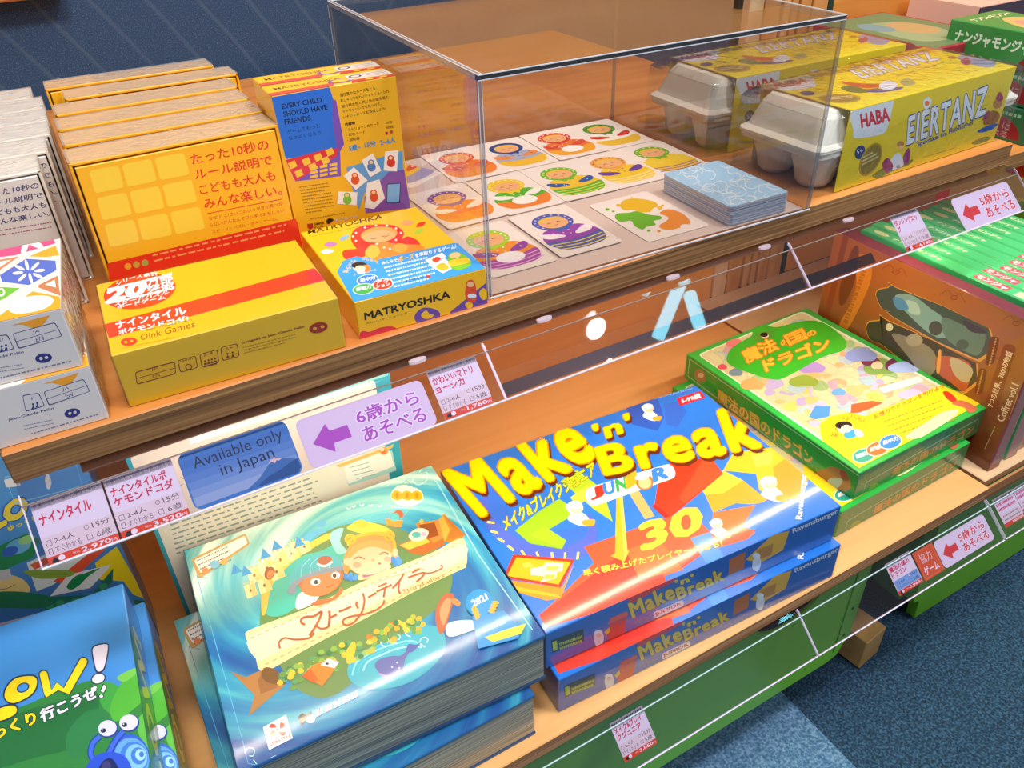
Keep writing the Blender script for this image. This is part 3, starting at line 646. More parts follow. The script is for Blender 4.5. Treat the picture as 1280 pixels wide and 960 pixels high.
for i, (x, y) in enumerate([(-.042, .2475), (-.036, .297), (-.034, .345), (-.033, .393), (-.040, .441)]):
    q = dup(protoW, (x, y, 0), -.03, 0)
    tag(q, 'white tile game box standing upright, '+('rearmost of the white row' if i == 4 else ordn[i]+' from the front of the white row'), 'game box', 'white boxes standing in a row')
b = MB(); w, d, h = .161, .1197, .0441
b.box(0, 0, 0, w, d, h, pm('#d8d4d4', coat=.3), bev=.0006)
F1 = (-.0646, .0223, .0443)
NAVY = '#2c2e7a'
A = faceof(b, 'top', w, d, h, seen('top', w, d, h, F1, -.093), v5b, rough=.4, coat=.4)
A.P([(-700, 700), (-600, 200), (330, 400), (420, 1100), (-700, 1300)], '#e6dfd4')
A.P([(-60, 583), (150, 505), (262, 507), (290, 560), (80, 622), (-60, 640)], '#e2387a'); A.P([(150, 628), (290, 570), (300, 600), (310, 622), (240, 632)], '#f0a020')
for k, a in enumerate((20, 110, 200, 290)): A.E(145+45*math.cos(math.radians(a)), 556+26*math.sin(math.radians(a)), 40, 15, '#f4efe6', a)
A.P([(0, 725), (135, 640), (290, 650), (295, 700), (150, 778), (10, 760)], '#2f62c4')
for k in range(8): a = math.radians(k*45-10); A.E(150+58*math.cos(a), 708+36*math.sin(a), 28, 8, '#f4efe6', math.degrees(math.atan2(36*math.sin(a), 58*math.cos(a))))
A.P([(-60, 690), (-60, 655), (100, 628), (0, 700)], '#c07a5a'); A.P([(-60, 690), (-30, 662), (60, 645), (-10, 690)], '#f4efe6')
A.P([(200, 778), (300, 728), (310, 800), (318, 835), (200, 790)], '#b8734e'); A.P([(235, 775), (285, 750), (292, 790)], '#f4efe6')
A.P([(-60, 800), (-40, 785), (105, 793), (20, 850), (-60, 880)], '#58b430'); A.E(5, 815, 22, 22, '#f4efe6'); A.E(5, 815, 12, 12, '#58b430')
A.P([(-60, 980), (170, 810), (310, 838), (330, 900), (200, 980), (-30, 1030)], '#f0a020')
A.B([(45, 890), (100, 850), (190, 832), (265, 840), (275, 870), (220, 905), (120, 925), (60, 920)], '#f8f4ea')
A = faceof(b, 'front', w, d, h, seen('front', w, d, h, F1, -.093), v6b, rough=.4, coat=.3)
A.P([(60, 185), (250, 135), (225, 170), (200, 200), (165, 200), (110, 182)], '#f0a020')
A.RR((62, 228), (275, 170), (312, 240), (92, 305), .15, NAVY); A.RR((67, 230), (273, 175), (307, 239), (95, 299), .15, '#d4d0d2'); A.L([(80, 268), (298, 206)], 3, NAVY)
A.T('JA', (164, 235), (200, 225), (160, 214), NAVY); A.T('EN', (182, 270), (220, 258), (178, 250), NAVY)
A.RR((-50, 240), (38, 232), (72, 305), (-30, 330), .15, NAVY); A.RR((-46, 244), (35, 237), (67, 302), (-28, 324), .15, '#d4d0d2'); A.T('6+', (-2, 270), (18, 264), (-4, 252), NAVY)
for i in range(2): A.E(8+i*22, 292-i*6, 6, 6, NAVY); A.P([(0+i*22, 318-i*6), (8+i*22, 296-i*6), (18+i*22, 312-i*6)], NAVY)
A.T('Jean-Claude Pellin', (-120, 378), (120, 328), (-124, 362), NAVY, off=.01); A.words((-40, 405), (120, 380), (4, 18), 2, 4, '#8a88a8', 6); A.words((0, 450), (365, 362), (5, 20), 1, 6, '#7a78a0', 7)
A.E(218, 350, 42, 24, NAVY, -6); A.E(205, 352, 9, 8, '#d4d0d2'); A.E(232, 347, 9, 8, '#d4d0d2')
p2 = b.build('game_box', None, F1, -.093)
tag(p2, 'upper white tile game box lying flat, coloured pattern tiles on its lid', 'game box', 'white boxes lying in a pair')
film(p2, -.0006, -.0006, .0005, w+.001, d+.0006, h+.0006, 5, .0016, skip=((1, True), (2, False), (0, True)))
q = dup(p2, (-.062, .0108, 0), -.0344); tag(q, 'lower white tile game box of the lying pair at the left edge', 'game box', 'white boxes lying in a pair')
# ================================================================== doll helper (nesting doll prints)
def doll(A, cx, cy, s, ang, scarf, skin, body, band, dots='#ffffff', apron=None, arms=None, stripes=None, hair='#f0c040', line=None, ctr=None):
    """a nesting doll print: (cx,cy) centre in face metres, s = height, ang = rotation"""
    ca, sa = math.cos(ang), math.sin(ang)
    def T(x, y): x *= .9; y *= 1.06; return (cx+s*(x*ca-y*sa), cy+s*(x*sa+y*ca))
    def ELL(x, y, rx, ry, c, n=20, a0=0, a1=360):
        A.P([T(x+rx*math.cos(math.radians(a0+(a1-a0)*i/n)), y+ry*math.sin(math.radians(a0+(a1-a0)*i/n))) for i in range(n+(a1-a0 < 360))], c)
    bodyp = [(-.36, -.02), (-.43, -.18), (-.40, -.34), (-.28, -.47), (0, -.5), (.28, -.47), (.40, -.34), (.43, -.18), (.36, -.02), (.22, .09), (-.22, .09)]
    A.B([T(*p) for p in bodyp], body)
    A.B([T(*p) for p in [(-.42, -.2), (-.40, -.34), (-.28, -.47), (0, -.5), (.28, -.47), (.40, -.34), (.42, -.2), (.2, -.25), (0, -.27), (-.2, -.25)]], band)
    if stripes:
        for k in range(3): A.L([T(-.40, -.28-.07*k), T(0, -.33-.07*k), T(.40, -.28-.07*k)], s*.022, stripes, smooth=True)
    if apron: ELL(0, -.27, .20, .13, apron)
    ELL(0, .27, .30, .235, scarf, 24)
    for k in range(11):
        a = math.radians(-30+240*k/10); ELL(.255*math.cos(a), .27+.195*math.sin(a), .018, .018, dots, 6)
    ELL(0, .25, .215, .165, skin, 22); ELL(0, .31, .20, .105, hair, 16, 0, 180)
    ELL(0, .235, .19, .125, skin, 18)
    for e in (-.075, .075): A.L([T(e-.03, .24), T(e, .255), T(e+.03, .24)], s*.014, '#7a4a20', smooth=True)
    A.L([T(-.03, .185), T(0, .172), T(.03, .185)], s*.012, '#c03a30', smooth=True)
    for e in (-.13, .13): ELL(e, .20, .03, .022, '#f2a07a', 8)
    A.B([T(-.11, .06), T(0, .045), T(.11, .06), T(.07, -.02), T(0, .02), T(-.07, -.02)], scarf)
    if arms:
        for m_ in (-1, 1): A.B([T(m_*.40, -.06), T(m_*.36, .02), T(m_*.12, -.09), T(m_*.10, -.16), T(m_*.3, -.15)], arms)
    if dots and body != '#ffffff':
        R = random.Random(int(cx*1e5) % 97)
        for k in range(9): ELL(-.28+.56*R.random(), -.16+.16*R.random(), .014, .014, dots, 6)
# ================================================================== doll box, lying, with its blue paper band
w, d, h = .1138, .1518, .0334; ALOC = (.2882, .0079, 0)
MY = '#f3bb14'
b = MB(); b.box(0, 0, 0, w, d, h, pm(MY, coat=.5), bev=.0006)
topc = seen('top', w, d, h, ALOC, -.0405)
A = faceof(b, 'top', w, d, h, topc, v4, rough=.35, coat=.4)
A.T('MATRYOSHKA', (62, 252), (434, 172), (58, 232), '#2a2418', off=.015)
A.words((80, 262), (380, 200), (0, 0), 1, 2.5, '#8a7430')
Ad = Art(b, (0, 0, h), (1, 0, 0), (0, 1, 0), w, d, rough=.35, coat=.4); Ad.lay = A.lay
A.B([(275, 262), (300, 222), (370, 205), (450, 202), (510, 215), (540, 245), (530, 275), (560, 262), (610, 285), (620, 320), (560, 345), (470, 350), (400, 360), (330, 345), (285, 300)], '#e02a1c')
A.B([(240, 332), (300, 325), (350, 318), (358, 345), (320, 375), (270, 388), (235, 362)], '#e8341c')
A.B([(345, 345), (420, 285), (500, 300), (620, 305), (640, 330), (560, 360), (420, 385), (370, 370)], '#f08a28')
A.E(415, 252, 92, 38, '#e9a23c', -6); A.E(415, 262, 84, 30, '#eeb070', -6)
for x, y in ((300, 245), (345, 218), (400, 208), (455, 208), (500, 222), (525, 245), (300, 285), (285, 262), (440, 318), (470, 325), (405, 300), (500, 280)): A.E(x, y, 6, 5, '#ffe8d8')
A.B([(345, 345), (375, 305), (410, 318), (420, 345), (385, 372)], '#f4b83a'); A.B([(480, 330), (500, 300), (540, 300), (560, 318), (530, 345)], '#f2a83a')
for pts in ([(368, 270), (385, 276), (402, 270)], [(428, 260), (445, 264), (462, 257)]): A.L(pts, 3, '#8a4a18', smooth=True)
for x, y, c, r in ((175, 302, '#b878b8', -8), (242, 270, '#7ab0d0', -25), (158, 338, '#d8e0d8', -15), (560, 195, '#e8a068', -10), (625, 203, '#e2301c', -25), (615, 238, '#a8c83a', -25)):
    A.B([(x-34, y+2), (x-12, y-12), (x+18, y-10), (x+32, y-2), (x+10, y+10), (x-16, y+12)] if r > -20 else [(x-24, y+12), (x-14, y-6), (x+12, y-14), (x+24, y-10), (x+10, y+6), (x-8, y+12)], c)
A = faceof(b, 'front', w, d, h, seen('front', w, d, h, ALOC, -.0405), v4, rough=.35, coat=.3)
A.B([(595, 680), (600, 645), (640, 618), (700, 628), (722, 655), (700, 700), (640, 710)], '#6e4aa4'); A.B([(625, 655), (650, 632), (668, 650), (690, 655), (668, 672), (640, 672)], '#f0c020')
A.P([(770, 640), (955, 490), (970, 595), (780, 660)], '#6e4aa4'); A.B([(915, 545), (940, 520), (962, 560), (935, 580)], '#f0c020'); A.B([(845, 600), (870, 585), (885, 610), (860, 622)], '#f0c020')
A.B([(318, 760), (330, 735), (370, 738), (420, 718), (480, 712), (505, 735), (400, 780), (330, 792)], '#d8304a')
A.T('MATRYOSHKA', (345, 680), (770, 568), (342, 645), '#2a2418', off=.04); A.T('かわいいマトリョーシカ', (352, 703), (555, 650), (350, 693), '#5a4a20')
A.B([(848, 520), (852, 490), (878, 478), (896, 500), (902, 545), (900, 580), (880, 595), (860, 585), (845, 555)], '#e0502a'); A.E(872, 502, 17, 13, '#f2c090'); A.E(880, 560, 22, 12, '#dfe8f0')
ob = b.build('game_box', None, ALOC, -.0405); tag(ob, 'yellow nesting doll card game box lying flat with a light blue paper band', 'game box')
b = MB(); fw = np.array(seen('top', w, d, h, ALOC, -.0405))
# the band: a raised paper slip over the front half of the lid, with a round bump
A0 = faceof(b, 'top', w, d, h, topc, v4); A0.lay = 2
bnd = [A0.uv(p) for p in [(290, 590), (945, 425), (800, 285), (405, 378)]]
A = faceof(b, 'top', w, d, h, topc, v4, rough=.35, coat=.3); A.lay = 45
A.P([(290, 592), (950, 428), (825, 298), (785, 296), (410, 378), (405, 400), (395, 382), (300, 362), (235, 385), (205, 440)], '#2b9be6')
A.E(318, 408, 84, 40, '#2b9be6', -10)
A.T('あそんで', (232, 442), (278, 378), (258, 446), '#f6c21c', off=.03); A.T('ひらめく', (330, 380), (402, 392), (330, 366), '#f6c21c', off=.03)
A.E(322, 418, 38, 22, '#f4d8b8'); A.E(318, 408, 40, 17, '#1e1a1a'); A.E(350, 424, 24, 20, '#f08038'); A.E(322, 422, 26, 14, '#f4d8b8'); A.E(325, 440, 20, 10, '#ffffff')
A.T('ゲームシリーズ', (288, 462), (402, 436), (286, 450), '#d8ecfa')
for x, y, c, t_, r in ((358, 480, '#2b80e0', '集中力', 52), (338, 526, '#3aa848', '観察力', 52), (435, 502, '#e0342c', 'アク', 50)):
    A.E(x, y, r+3, 28, '#e0f0c8', -8); A.E(x, y, r-2, 25, c, -8)
    if t_ == 'アク': A.T('アク', (402, 500), (465, 490), (400, 484), '#ffffff', off=.03); A.T('ション', (402, 522), (470, 508), (400, 506), '#ffffff', off=.03)
    else: A.T(t_, (x-36, y+12), (x+38, y-4), (x-38, y-6), '#ffffff', off=.03)
A.T('みんなで', (430, 405), (508, 388), (427, 390), '#ffffff', off=.02); A.T('ポーズ', (512, 392), (592, 374), (508, 366), '#f6c21c', off=.04); A.T('を早取りするゲーム!', (598, 370), (802, 322), (594, 350), '#ffffff', off=.02)
A.words((440, 420), (660, 368), (10, 19), 6, 8, '#dcf0ff', 8, ragged=.2)
A.T('すごろくや', (545, 495), (640, 472), (542, 483), '#0e3c64', off=.02); A.E(662, 464, 12, 7, '#d03020')
for q in ([(645, 382), (730, 345), (752, 365), (670, 402)], [(660, 405), (745, 372), (790, 420), (735, 448)]): A.P(q, '#f8f4ec')
A.B([(680, 380), (705, 365), (725, 375), (700, 395)], '#d8483a'); A.B([(700, 415), (735, 395), (765, 420), (730, 435)], '#d0b830')
A.B([(765, 400), (760, 365), (790, 340), (830, 350), (870, 380), (870, 410), (820, 432), (780, 425)], '#7ac030'); A.B([(760, 392), (800, 375), (860, 372), (868, 392), (820, 405), (775, 412)], '#e8c830'); A.E(795, 358, 28, 14, '#f0c890', -8)
b.build('paper_band', ob)
# ================================================================== doll boxes, standing pair (backs)
def art_dollback(b):
    w, d, h = .1138, .0334, .1518
    A = faceof(b, 'front', w, d, h, seen('front', w, d, h, (.2956, .1746, 0), -.017, .003), v3, rough=.35, coat=.5)
    A.P([(148, 270), (420, 222), (450, 310), (490, 492), (470, 520), (215, 560)], '#2b6fd8'); A.P([(432, 285), (452, 282), (490, 490), (462, 540), (440, 420)], '#7a50b8')
    A.T('EVERY CHILD', (200, 325), (386, 292), (195, 302), '#14284e', off=.03); A.T('SHOULD HAVE', (207, 362), (412, 327), (202, 338), '#14284e', off=.03); A.T('FRIENDS', (212, 398), (334, 378), (208, 374), '#14284e', off=.03)
    A.T('ゲームでもっと', (224, 446), (376, 412), (220, 424), '#14284e'); A.T('なかよくなろう', (230, 472), (382, 444), (226, 454), '#14284e')
    A.P([(215, 565), (440, 510), (470, 500), (475, 640), (300, 660), (260, 665)], '#7a50b8')
    A.P([(215, 565), (400, 515), (462, 508), (455, 545), (262, 665)], '#dc3038')
    for x, y in ((225, 580), (290, 565), (345, 545), (400, 520), (255, 620), (320, 590), (380, 560)): A.P([(x, y), (x+32, y-14), (x+45, y+14), (x+14, y+28)], '#f4c430')
    for k in range(9): A.P([(330+(k % 3)*45, 600+(k//3)*20-(k % 3)*8), (366+(k % 3)*45, 592+(k//3)*20-(k % 3)*8), (368+(k % 3)*45, 604+(k//3)*20-(k % 3)*8), (332+(k % 3)*45, 612+(k//3)*20-(k % 3)*8)], '#f4c430')
    A.T('個性豊かなポーズをとる、', (472, 268), (645, 232), (468, 252), '#4a3c18'); A.T('おしゃれでかわいいマトリョーシカ。', (475, 293), (708, 247), (471, 278), '#4a3c18')
    A.T('服の柄の色と同じ色の服を着た', (480, 320), (702, 274), (476, 306), '#4a3c18'); A.T('マトリョーシカを見つけて、', (484, 344), (668, 306), (480, 330), '#4a3c18'); A.T('いそいでポーズを真似しよう!', (488, 370), (688, 328), (484, 356), '#4a3c18')
    A.T('内容物', (496, 404), (542, 396), (494, 390), '#3a2c10', off=.03); A.T('・マトリョーシカカード', (498, 432), (655, 400), (496, 418), '#4a3c18'); A.T('20枚', (684, 396), (718, 390), (682, 384), '#4a3c18'); A.T('・配色カード', (502, 455), (590, 438), (500, 442), '#4a3c18'); A.T('40枚', (688, 420), (722, 413), (686, 406), '#4a3c18'); A.T('・説明書', (505, 480), (564, 468), (503, 466), '#4a3c18')
    A.T('5歳~', (515, 524), (568, 514), (512, 496), '#2b90d8', off=.03); A.T('15分', (588, 508), (640, 498), (585, 482), '#2b90d8', off=.03); A.T('2~6人', (662, 496), (732, 482), (659, 468), '#2b90d8', off=.03); A.E(690, 438, 7, 7, '#b02a60'); A.E(712, 432, 8, 8, '#c04a30')
    A.P([(500, 600), (640, 560), (765, 520), (768, 640), (585, 720), (560, 800)], '#5c9ee0'); A.P([(585, 740), (700, 620), (772, 610), (802, 790), (590, 815)], '#8050b0')
    for q, c in (([(487, 640), (535, 598), (600, 660), (545, 705)], '#e0502a'), ([(572, 565), (625, 532), (665, 615), (612, 645)], '#4a80c8'), ([(682, 525), (746, 518), (738, 618), (676, 614)], '#d83a2a'), ([(598, 672), (655, 655), (682, 745), (630, 795), (586, 788)], '#e04a30'), ([(462, 712), (552, 716), (548, 778), (457, 770)], '#7ac040')):
        A.P(q, '#f4f0ec'); cx, cy = sum(p[0] for p in q)/len(q), sum(p[1] for p in q)/len(q); A.E(cx, cy+8, 20, 22, c); A.E(cx-2, cy-14, 15, 13, c); A.E(cx-2, cy-14, 9, 8, '#f4c890')
    A.P([(692, 676), (757, 672), (752, 768), (688, 768)], '#3a3a4a'); A.P([(695, 680), (753, 676), (748, 764), (692, 764)], '#7ab8f0')
    A.words((278, 692), (420, 672), (4, 15), 9, 3.5, '#8a7430', 12, ragged=.5)
    A.P([(316, 866), (342, 862), (344, 882), (330, 892), (318, 882)], '#b02a20'); A.T('SIMPLE', (350, 872), (396, 864), (348, 862), '#3a2c10', off=.02); A.T('RULES', (352, 886), (392, 879), (350, 877), '#3a2c10'); A.B([(406, 850), (420, 838), (440, 845), (425, 860), (412, 865)], '#1a1414'); A.T('すごろくや', (445, 858), (552, 838), (443, 842), '#d8d0c8', off=.04)
    A.words((330, 842), (495, 812), (0, 0), 1, 3, '#8a7430')
    # top side
    A = Art(b, (0, 0, h), (1, 0, 0), (0, 1, 0), w, d, rough=.35, coat=.5)
    A.P([(0, .0), (.055, 0), (.06, .010), (0, .009)], '#c8303a'); A.T('MATRYOSHKA', (.008, .016), (.068, .016), (.008, .024), '#6a5a20', off=.02)
    A.E(.066, .012, .012, .008, '#6a4a90'); A.E(.066, .013, .008, .005, '#f0c020'); A.P([(.074, .010), (w, .007), (w, .028), (.074, .026)], '#d8d0c8'); A.E(.082, .019, .006, .005, '#2a2418'); A.E(.082, .019, .004, .0034, '#d8d0c8'); A.words((.092, .022), (.112, .022), (0, -.005), 3, .0011, '#5a5048', 2)
    A.P([(.072, 0), (w, 0), (w, .006), (.075, .008)], '#d0302c'); A.E(.09, .003, .004, .002, '#f0c020'); A.E(.103, .003, .004, .002, '#f0c020')
b = MB(); b.box(0, 0, 0, .1138, .0334, .1518, pm('#eeb41a', coat=.5), bev=.0008); art_dollback(b)
p3 = b.build('game_box', None, (.2956, .1746, 0), -.017, .003); tag(p3, 'yellow nesting doll game box standing upright, nearer one, blue square with English writing', 'game box', 'doll game boxes standing')
q = dup(p3, (.2975, .2115, 0), -.04, .0); tag(q, 'yellow nesting doll game box standing upright behind its twin, only its top edge showing', 'game box', 'doll game boxes standing')
# ================================================================== acrylic case with cards
KX, KY, KW, KD, KH, KA = .4061, .0083, .3686, .3632, .1851, -.0407
t = empty('acrylic_display_case', (KX, KY, .0005), KA); tag(t, 'clear acrylic display case over the doll cards', 'display case')
CL = clear('acrylic_sheet', tint='#f6f4f2', gain=1.1); CE = clear('acrylic_edge', tint='#dcdde2', gain=1.6, rough=.15, white=.10); CEF = clear('acrylic_edge_blue', tint='#3a567c', gain=1.6, rough=.1, white=.03)  # edge brightness and the blue refraction are put into these tints
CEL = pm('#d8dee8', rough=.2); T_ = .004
def pane(n, *q):
    b = MB(); b.box(*q, CL); b.build(n, t)
pane('front_panel', T_, 0, 0, KW-T_, .0028, KH-T_-.0003); pane('back_panel', T_, KD-.0028, 0, KW-T_, KD, KH-T_-.0003)
pane('side_panel', 0, 0, 0, .0028, KD, KH-T_-.0003); pane('side_panel', KW-.0028, 0, 0, KW, KD, KH-T_-.0003); pane('top_panel', T_, T_, KH-.0028, KW-T_, KD-T_, KH)
b = MB()
b.box(0, 0, KH-T_, KW, T_, KH, CEF); b.box(0, KD-T_, KH-T_, KW, KD, KH, CE); b.box(0, T_, KH-T_, T_, KD-T_, KH, CE); b.box(KW-T_, T_, KH-T_, KW, KD-T_, KH, CE)
for x, y in ((0, 0), (KW-T_*.7, 0), (0, KD-T_), (KW-T_*.7, KD-T_)): b.box(x, y, 0, x+T_*.7, y+T_*.8, KH-T_, CE)
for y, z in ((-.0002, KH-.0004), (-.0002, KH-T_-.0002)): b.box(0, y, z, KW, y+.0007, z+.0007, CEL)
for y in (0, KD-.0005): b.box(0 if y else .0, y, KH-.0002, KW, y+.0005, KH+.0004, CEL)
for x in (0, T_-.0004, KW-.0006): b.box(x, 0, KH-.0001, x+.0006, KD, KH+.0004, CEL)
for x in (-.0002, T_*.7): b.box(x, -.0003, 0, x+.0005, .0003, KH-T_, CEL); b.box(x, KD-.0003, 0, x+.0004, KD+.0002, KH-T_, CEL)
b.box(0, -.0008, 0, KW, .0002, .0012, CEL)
b.build('polished_edges', t)
b = MB(); b.box(-.0, .0, 0, KW-.01, KD-.01, .0016, pm('#e2ccc4', rough=.35, coat=.3), bev=.0004)
tag(b.build('base_sheet', None, (KX+.0045, KY+.0045, .0003), KA), 'frosted white base sheet under the doll cards in the clear case', 'sheet')
CW, CH_ = .0685, .107
CARDM = pm('#f4e8e2', rough=.4)
def card(cx, cy, z, rot, label, draw, w=CW, h=CH_, grp='doll picture cards'):
    b = MB(); r = .004; pts = []
    for (px, py, a0) in ((w/2-r, h/2-r, 0), (-w/2+r, h/2-r, 90), (-w/2+r, -h/2+r, 180), (w/2-r, -h/2+r, 270)):
        for k in range(4): a = math.radians(a0+30*k); pts.append((px+r*math.cos(a), py+r*math.sin(a)))
    b.loft([[(x, y, 0) for x, y in pts], [(x, y, .0005) for x, y in pts]], CARDM)
    A = Art(b, (-w/2, -h/2, .0005), (1, 0, 0), (0, 1, 0), w, h); draw(A)
    o = b.build('picture_card', None, (cx, cy, z), rot); tag(o, label, 'card', grp); return o
def D_(scarf, body, band, **k):
    return lambda A: doll(A, CW*.5, CH_*.48, .080, 0, scarf, '#eeb27c', body, band, **k)
z0 = .0022
row1 = [(.539, .311), (.607, .309), (.676, .306), (.744, .304)]; row2 = [(.4735, .203), (.5435, .1995), (.6115, .196), (.6795, .194), (.7445, .195)]; row3 = [(.4605, .0885), (.534, .087)]
card(*row1[0], z0+.0006, -.05, 'doll card in the back row with a red scarf and green collar', D_('#dc3228', '#e8702c', '#f0862c', arms='#d83a34', dots='#fff0e0'))
card(*row1[1], z0, -.05, 'doll card in the back row with a navy scarf, grey blouse and yellow skirt', D_('#28468c', '#aab0cc', '#f0bc30', dots='#28468c', arms='#ee8c3c'))
card(*row1[2], z0+.0006, -.05, 'doll card in the back row with a red scarf and a white apron', D_('#d83228', '#e8782c', '#f0a828', apron='#fdf8f4', arms='#d84a30'))
card(*row1[3], z0, -.05, 'doll card in the back row with a green scarf and red sleeves', D_('#3c8a2c', '#fbf6ee', '#ecc034', arms='#da2c2c', dots='#a0d060'))
card(*row2[0], z0+.0012, -.0, 'doll card behind the left pane with a purple dotted scarf and orange dress', D_('#7a4c9c', '#f0762c', '#f2922e', dots='#f0d8f0', arms='#f4ecd8'))
card(*row2[1], z0+.0006, -.05, 'doll card in the middle row with a yellow scarf, green blouse and orange skirt', D_('#f0c824', '#56b42c', '#ee8430', apron='#fbf6f0', arms='#f8f4ee', dots='#f8f4a0'))
card(*row2[2], z0+.0012, -.05, 'doll card in the middle row with a green scarf, blue sleeves and green skirt', D_('#70b82c', '#f2c42c', '#5cb438', stripes='#e8e040', arms='#2858a8', dots='#e8f0a0'))
card(*row2[3], z0+.0006, -.05, 'doll card in the middle row with violet flowers and yellow striped skirt', D_('#f0a83c', '#f0c828', '#f4ce3c', stripes='#f8e8b0', arms='#6a3c9c', dots='#6a2c8c'))
card(*row2[4], z0+.0, -.05, 'doll card at the right end of the middle row, green scarf, yellow dress', D_('#78b82c', '#f2cc30', '#f0c430', stripes='#7a50a8', arms='#f0d040', dots='#f8f090'))
card(*row3[0], z0+.0006, -.02, 'doll card in the front row with a lime scarf and purple striped skirt', D_('#a8d030', '#f09434', '#b048b0', apron='#fdf6fa', arms='#9440a8', stripes='#e8b0e0', dots='#f4f8c0'))
card(*row3[1], z0+.0012, -.03, 'doll card in the front row with a blue scarf and blue and yellow striped skirt', D_('#4460bc', '#9a44b0', '#4c60b0', stripes='#f4d434', dots='#e8b8e8', arms='#f6ecf0'))
card(.462, .325, z0-.0001, .45, 'doll card turned askew, half hidden under the back row at the left pane', D_('#8c6ca8', '#f0c428', '#a0a0c8', arms='#dc3440'), w=.0575, h=.085)
def blots(A):
    A.view = v6; A.uvmode = False
    c = [(-.0, 0)]
    fx = seen('top', CW+.006, CH_, .0005, (.5875, .0185, z0), -.03)
    q = faceof(A.mb, 'top', A.w, A.h, .0005, [(435, 725), (750, 635), (435, 462), (135, 535)], v6, cview=v6)
    A.M = q.M
    A.B([(300, 540), (315, 512), (365, 500), (425, 505), (480, 520), (490, 540), (465, 550), (450, 568), (400, 570), (365, 558), (320, 560)], '#e8b81c')
    A.B([(270, 600), (280, 578), (345, 572), (380, 565), (440, 582), (500, 590), (505, 605), (465, 615), (475, 635), (430, 645), (405, 660), (365, 640), (350, 615), (295, 620)], '#6cb824')
    A.B([(498, 575), (540, 555), (600, 570), (640, 600), (652, 630), (610, 632), (580, 655), (520, 660), (492, 640), (530, 615), (540, 595)], '#f0902c')
    for x, y, r_, c in ((232, 556, 11, '#6cb824'), (262, 566, 8, '#6cb824'), (290, 535, 12, '#e8b81c'), (500, 548, 14, '#e8b81c'), (515, 536, 8, '#e8b81c'), (360, 496, 5, '#e8b81c'), (438, 665, 10, '#6cb824'), (490, 668, 10, '#f0902c'), (595, 648, 6, '#f0902c')): A.E(x, y, r_, r_*.6, c)
card(.6255, .0705, z0+.0001, -.03, 'white card with yellow, green and orange paint blots in front of the doll cards', blots, w=.0745, h=.106, grp='colour cards')
# deck of cards, slightly skewed
b = MB(); w, h = .0755, .108; n = 34; R = random.Random(3); zt = .0215
for i in range(n):
    r = .004; pts = []; sx, sy = .0035*(1-i/n)+R.uniform(-.0004, .0004), .002*(1-i/n)+R.uniform(-.0003, .0003)
    for (px, py, a0) in ((w-r, h-r, 0), (r, h-r, 90), (r, r, 180), (w-r, r, 270)):
        for k in range(3): a = math.radians(a0+45*k); pts.append((px+r*math.cos(a)+sx, py+r*math.sin(a)+sy))
    z = zt*i/n; m_ = pm(['#eef0f8', '#c9d8f2', '#e4e8f6', '#7fa8e4'][(i*7) % 4 if i < n-1 else 3], rough=.4)
    b.loft([[(x, y, z) for x, y in pts], [(x, y, z+zt/n*.86) for x, y in pts]], m_)
b.build  # body
DLC = (.6705, .0015, z0+.0004)
A = faceof(b, 'top', w, h, zt-.00008, [(880, 550), (1160, 455), (800, 310), (520, 380)], v6, cview=v6, rough=.3, coat=.3)
A.RR((520, 380), (800, 310), (1160, 455), (880, 550), .05, '#a4d2f8')
R = random.Random(11)
for i in range(46):
    x, y = 540+600*R.random(), 320+220*R.random(); 
    a0 = R.uniform(0, 360); A.L([(x+R.uniform(30, 42)*math.cos(math.radians(a0+k)), y+22*math.sin(math.radians(a0+k))) for k in range(0, 230, 23)], 3.8, '#e4f3ff', smooth=False)
b2 = MB(); b2.v, b2.f, b2.mi, b2.m = b.v, b.f, b.mi, b.m
tag(b2.build('card_deck', None, DLC, -.035), 'stack of pale blue patterned cards at the right front of the clear case', 'card deck')
# ================================================================== egg carton games
PULP = None
pm_, nt_, pb_ = base_mat('egg_carton_pulp'); pb_.inputs['Base Color'].default_value = lin('#e9e3d8'); pb_.inputs['Roughness'].default_value = .9
n_ = nt_.nodes.new('ShaderNodeTexNoise'); n_.inputs['Scale'].default_value = 500; bp_ = nt_.nodes.new('ShaderNodeBump'); bp_.inputs['Strength'].default_value = .5; bp_.inputs['Distance'].default_value = .0006
tc_ = nt_.nodes.new('ShaderNodeTexCoord'); nt_.links.new(tc_.outputs['Object'], n_.inputs['Vector']); nt_.links.new(n_.outputs['Fac'], bp_.inputs['Height']); nt_.links.new(bp_.outputs['Normal'], pb_.inputs['Normal'])
PULP = pm_
def rr(x0, y0, x1, y1, z, r, k=5):
    P = []
    for (cx, cy, a0) in ((x1-r, y1-r, 0), (x0+r, y1-r, 90), (x0+r, y0+r, 180), (x1-r, y0+r, 270)):
        for i in range(k): a = math.radians(a0+90*i/(k-1)); P.append((cx+r*math.cos(a), cy+r*math.sin(a), z))
    return P
EL, ED, EH = .2832, .1168, .0864
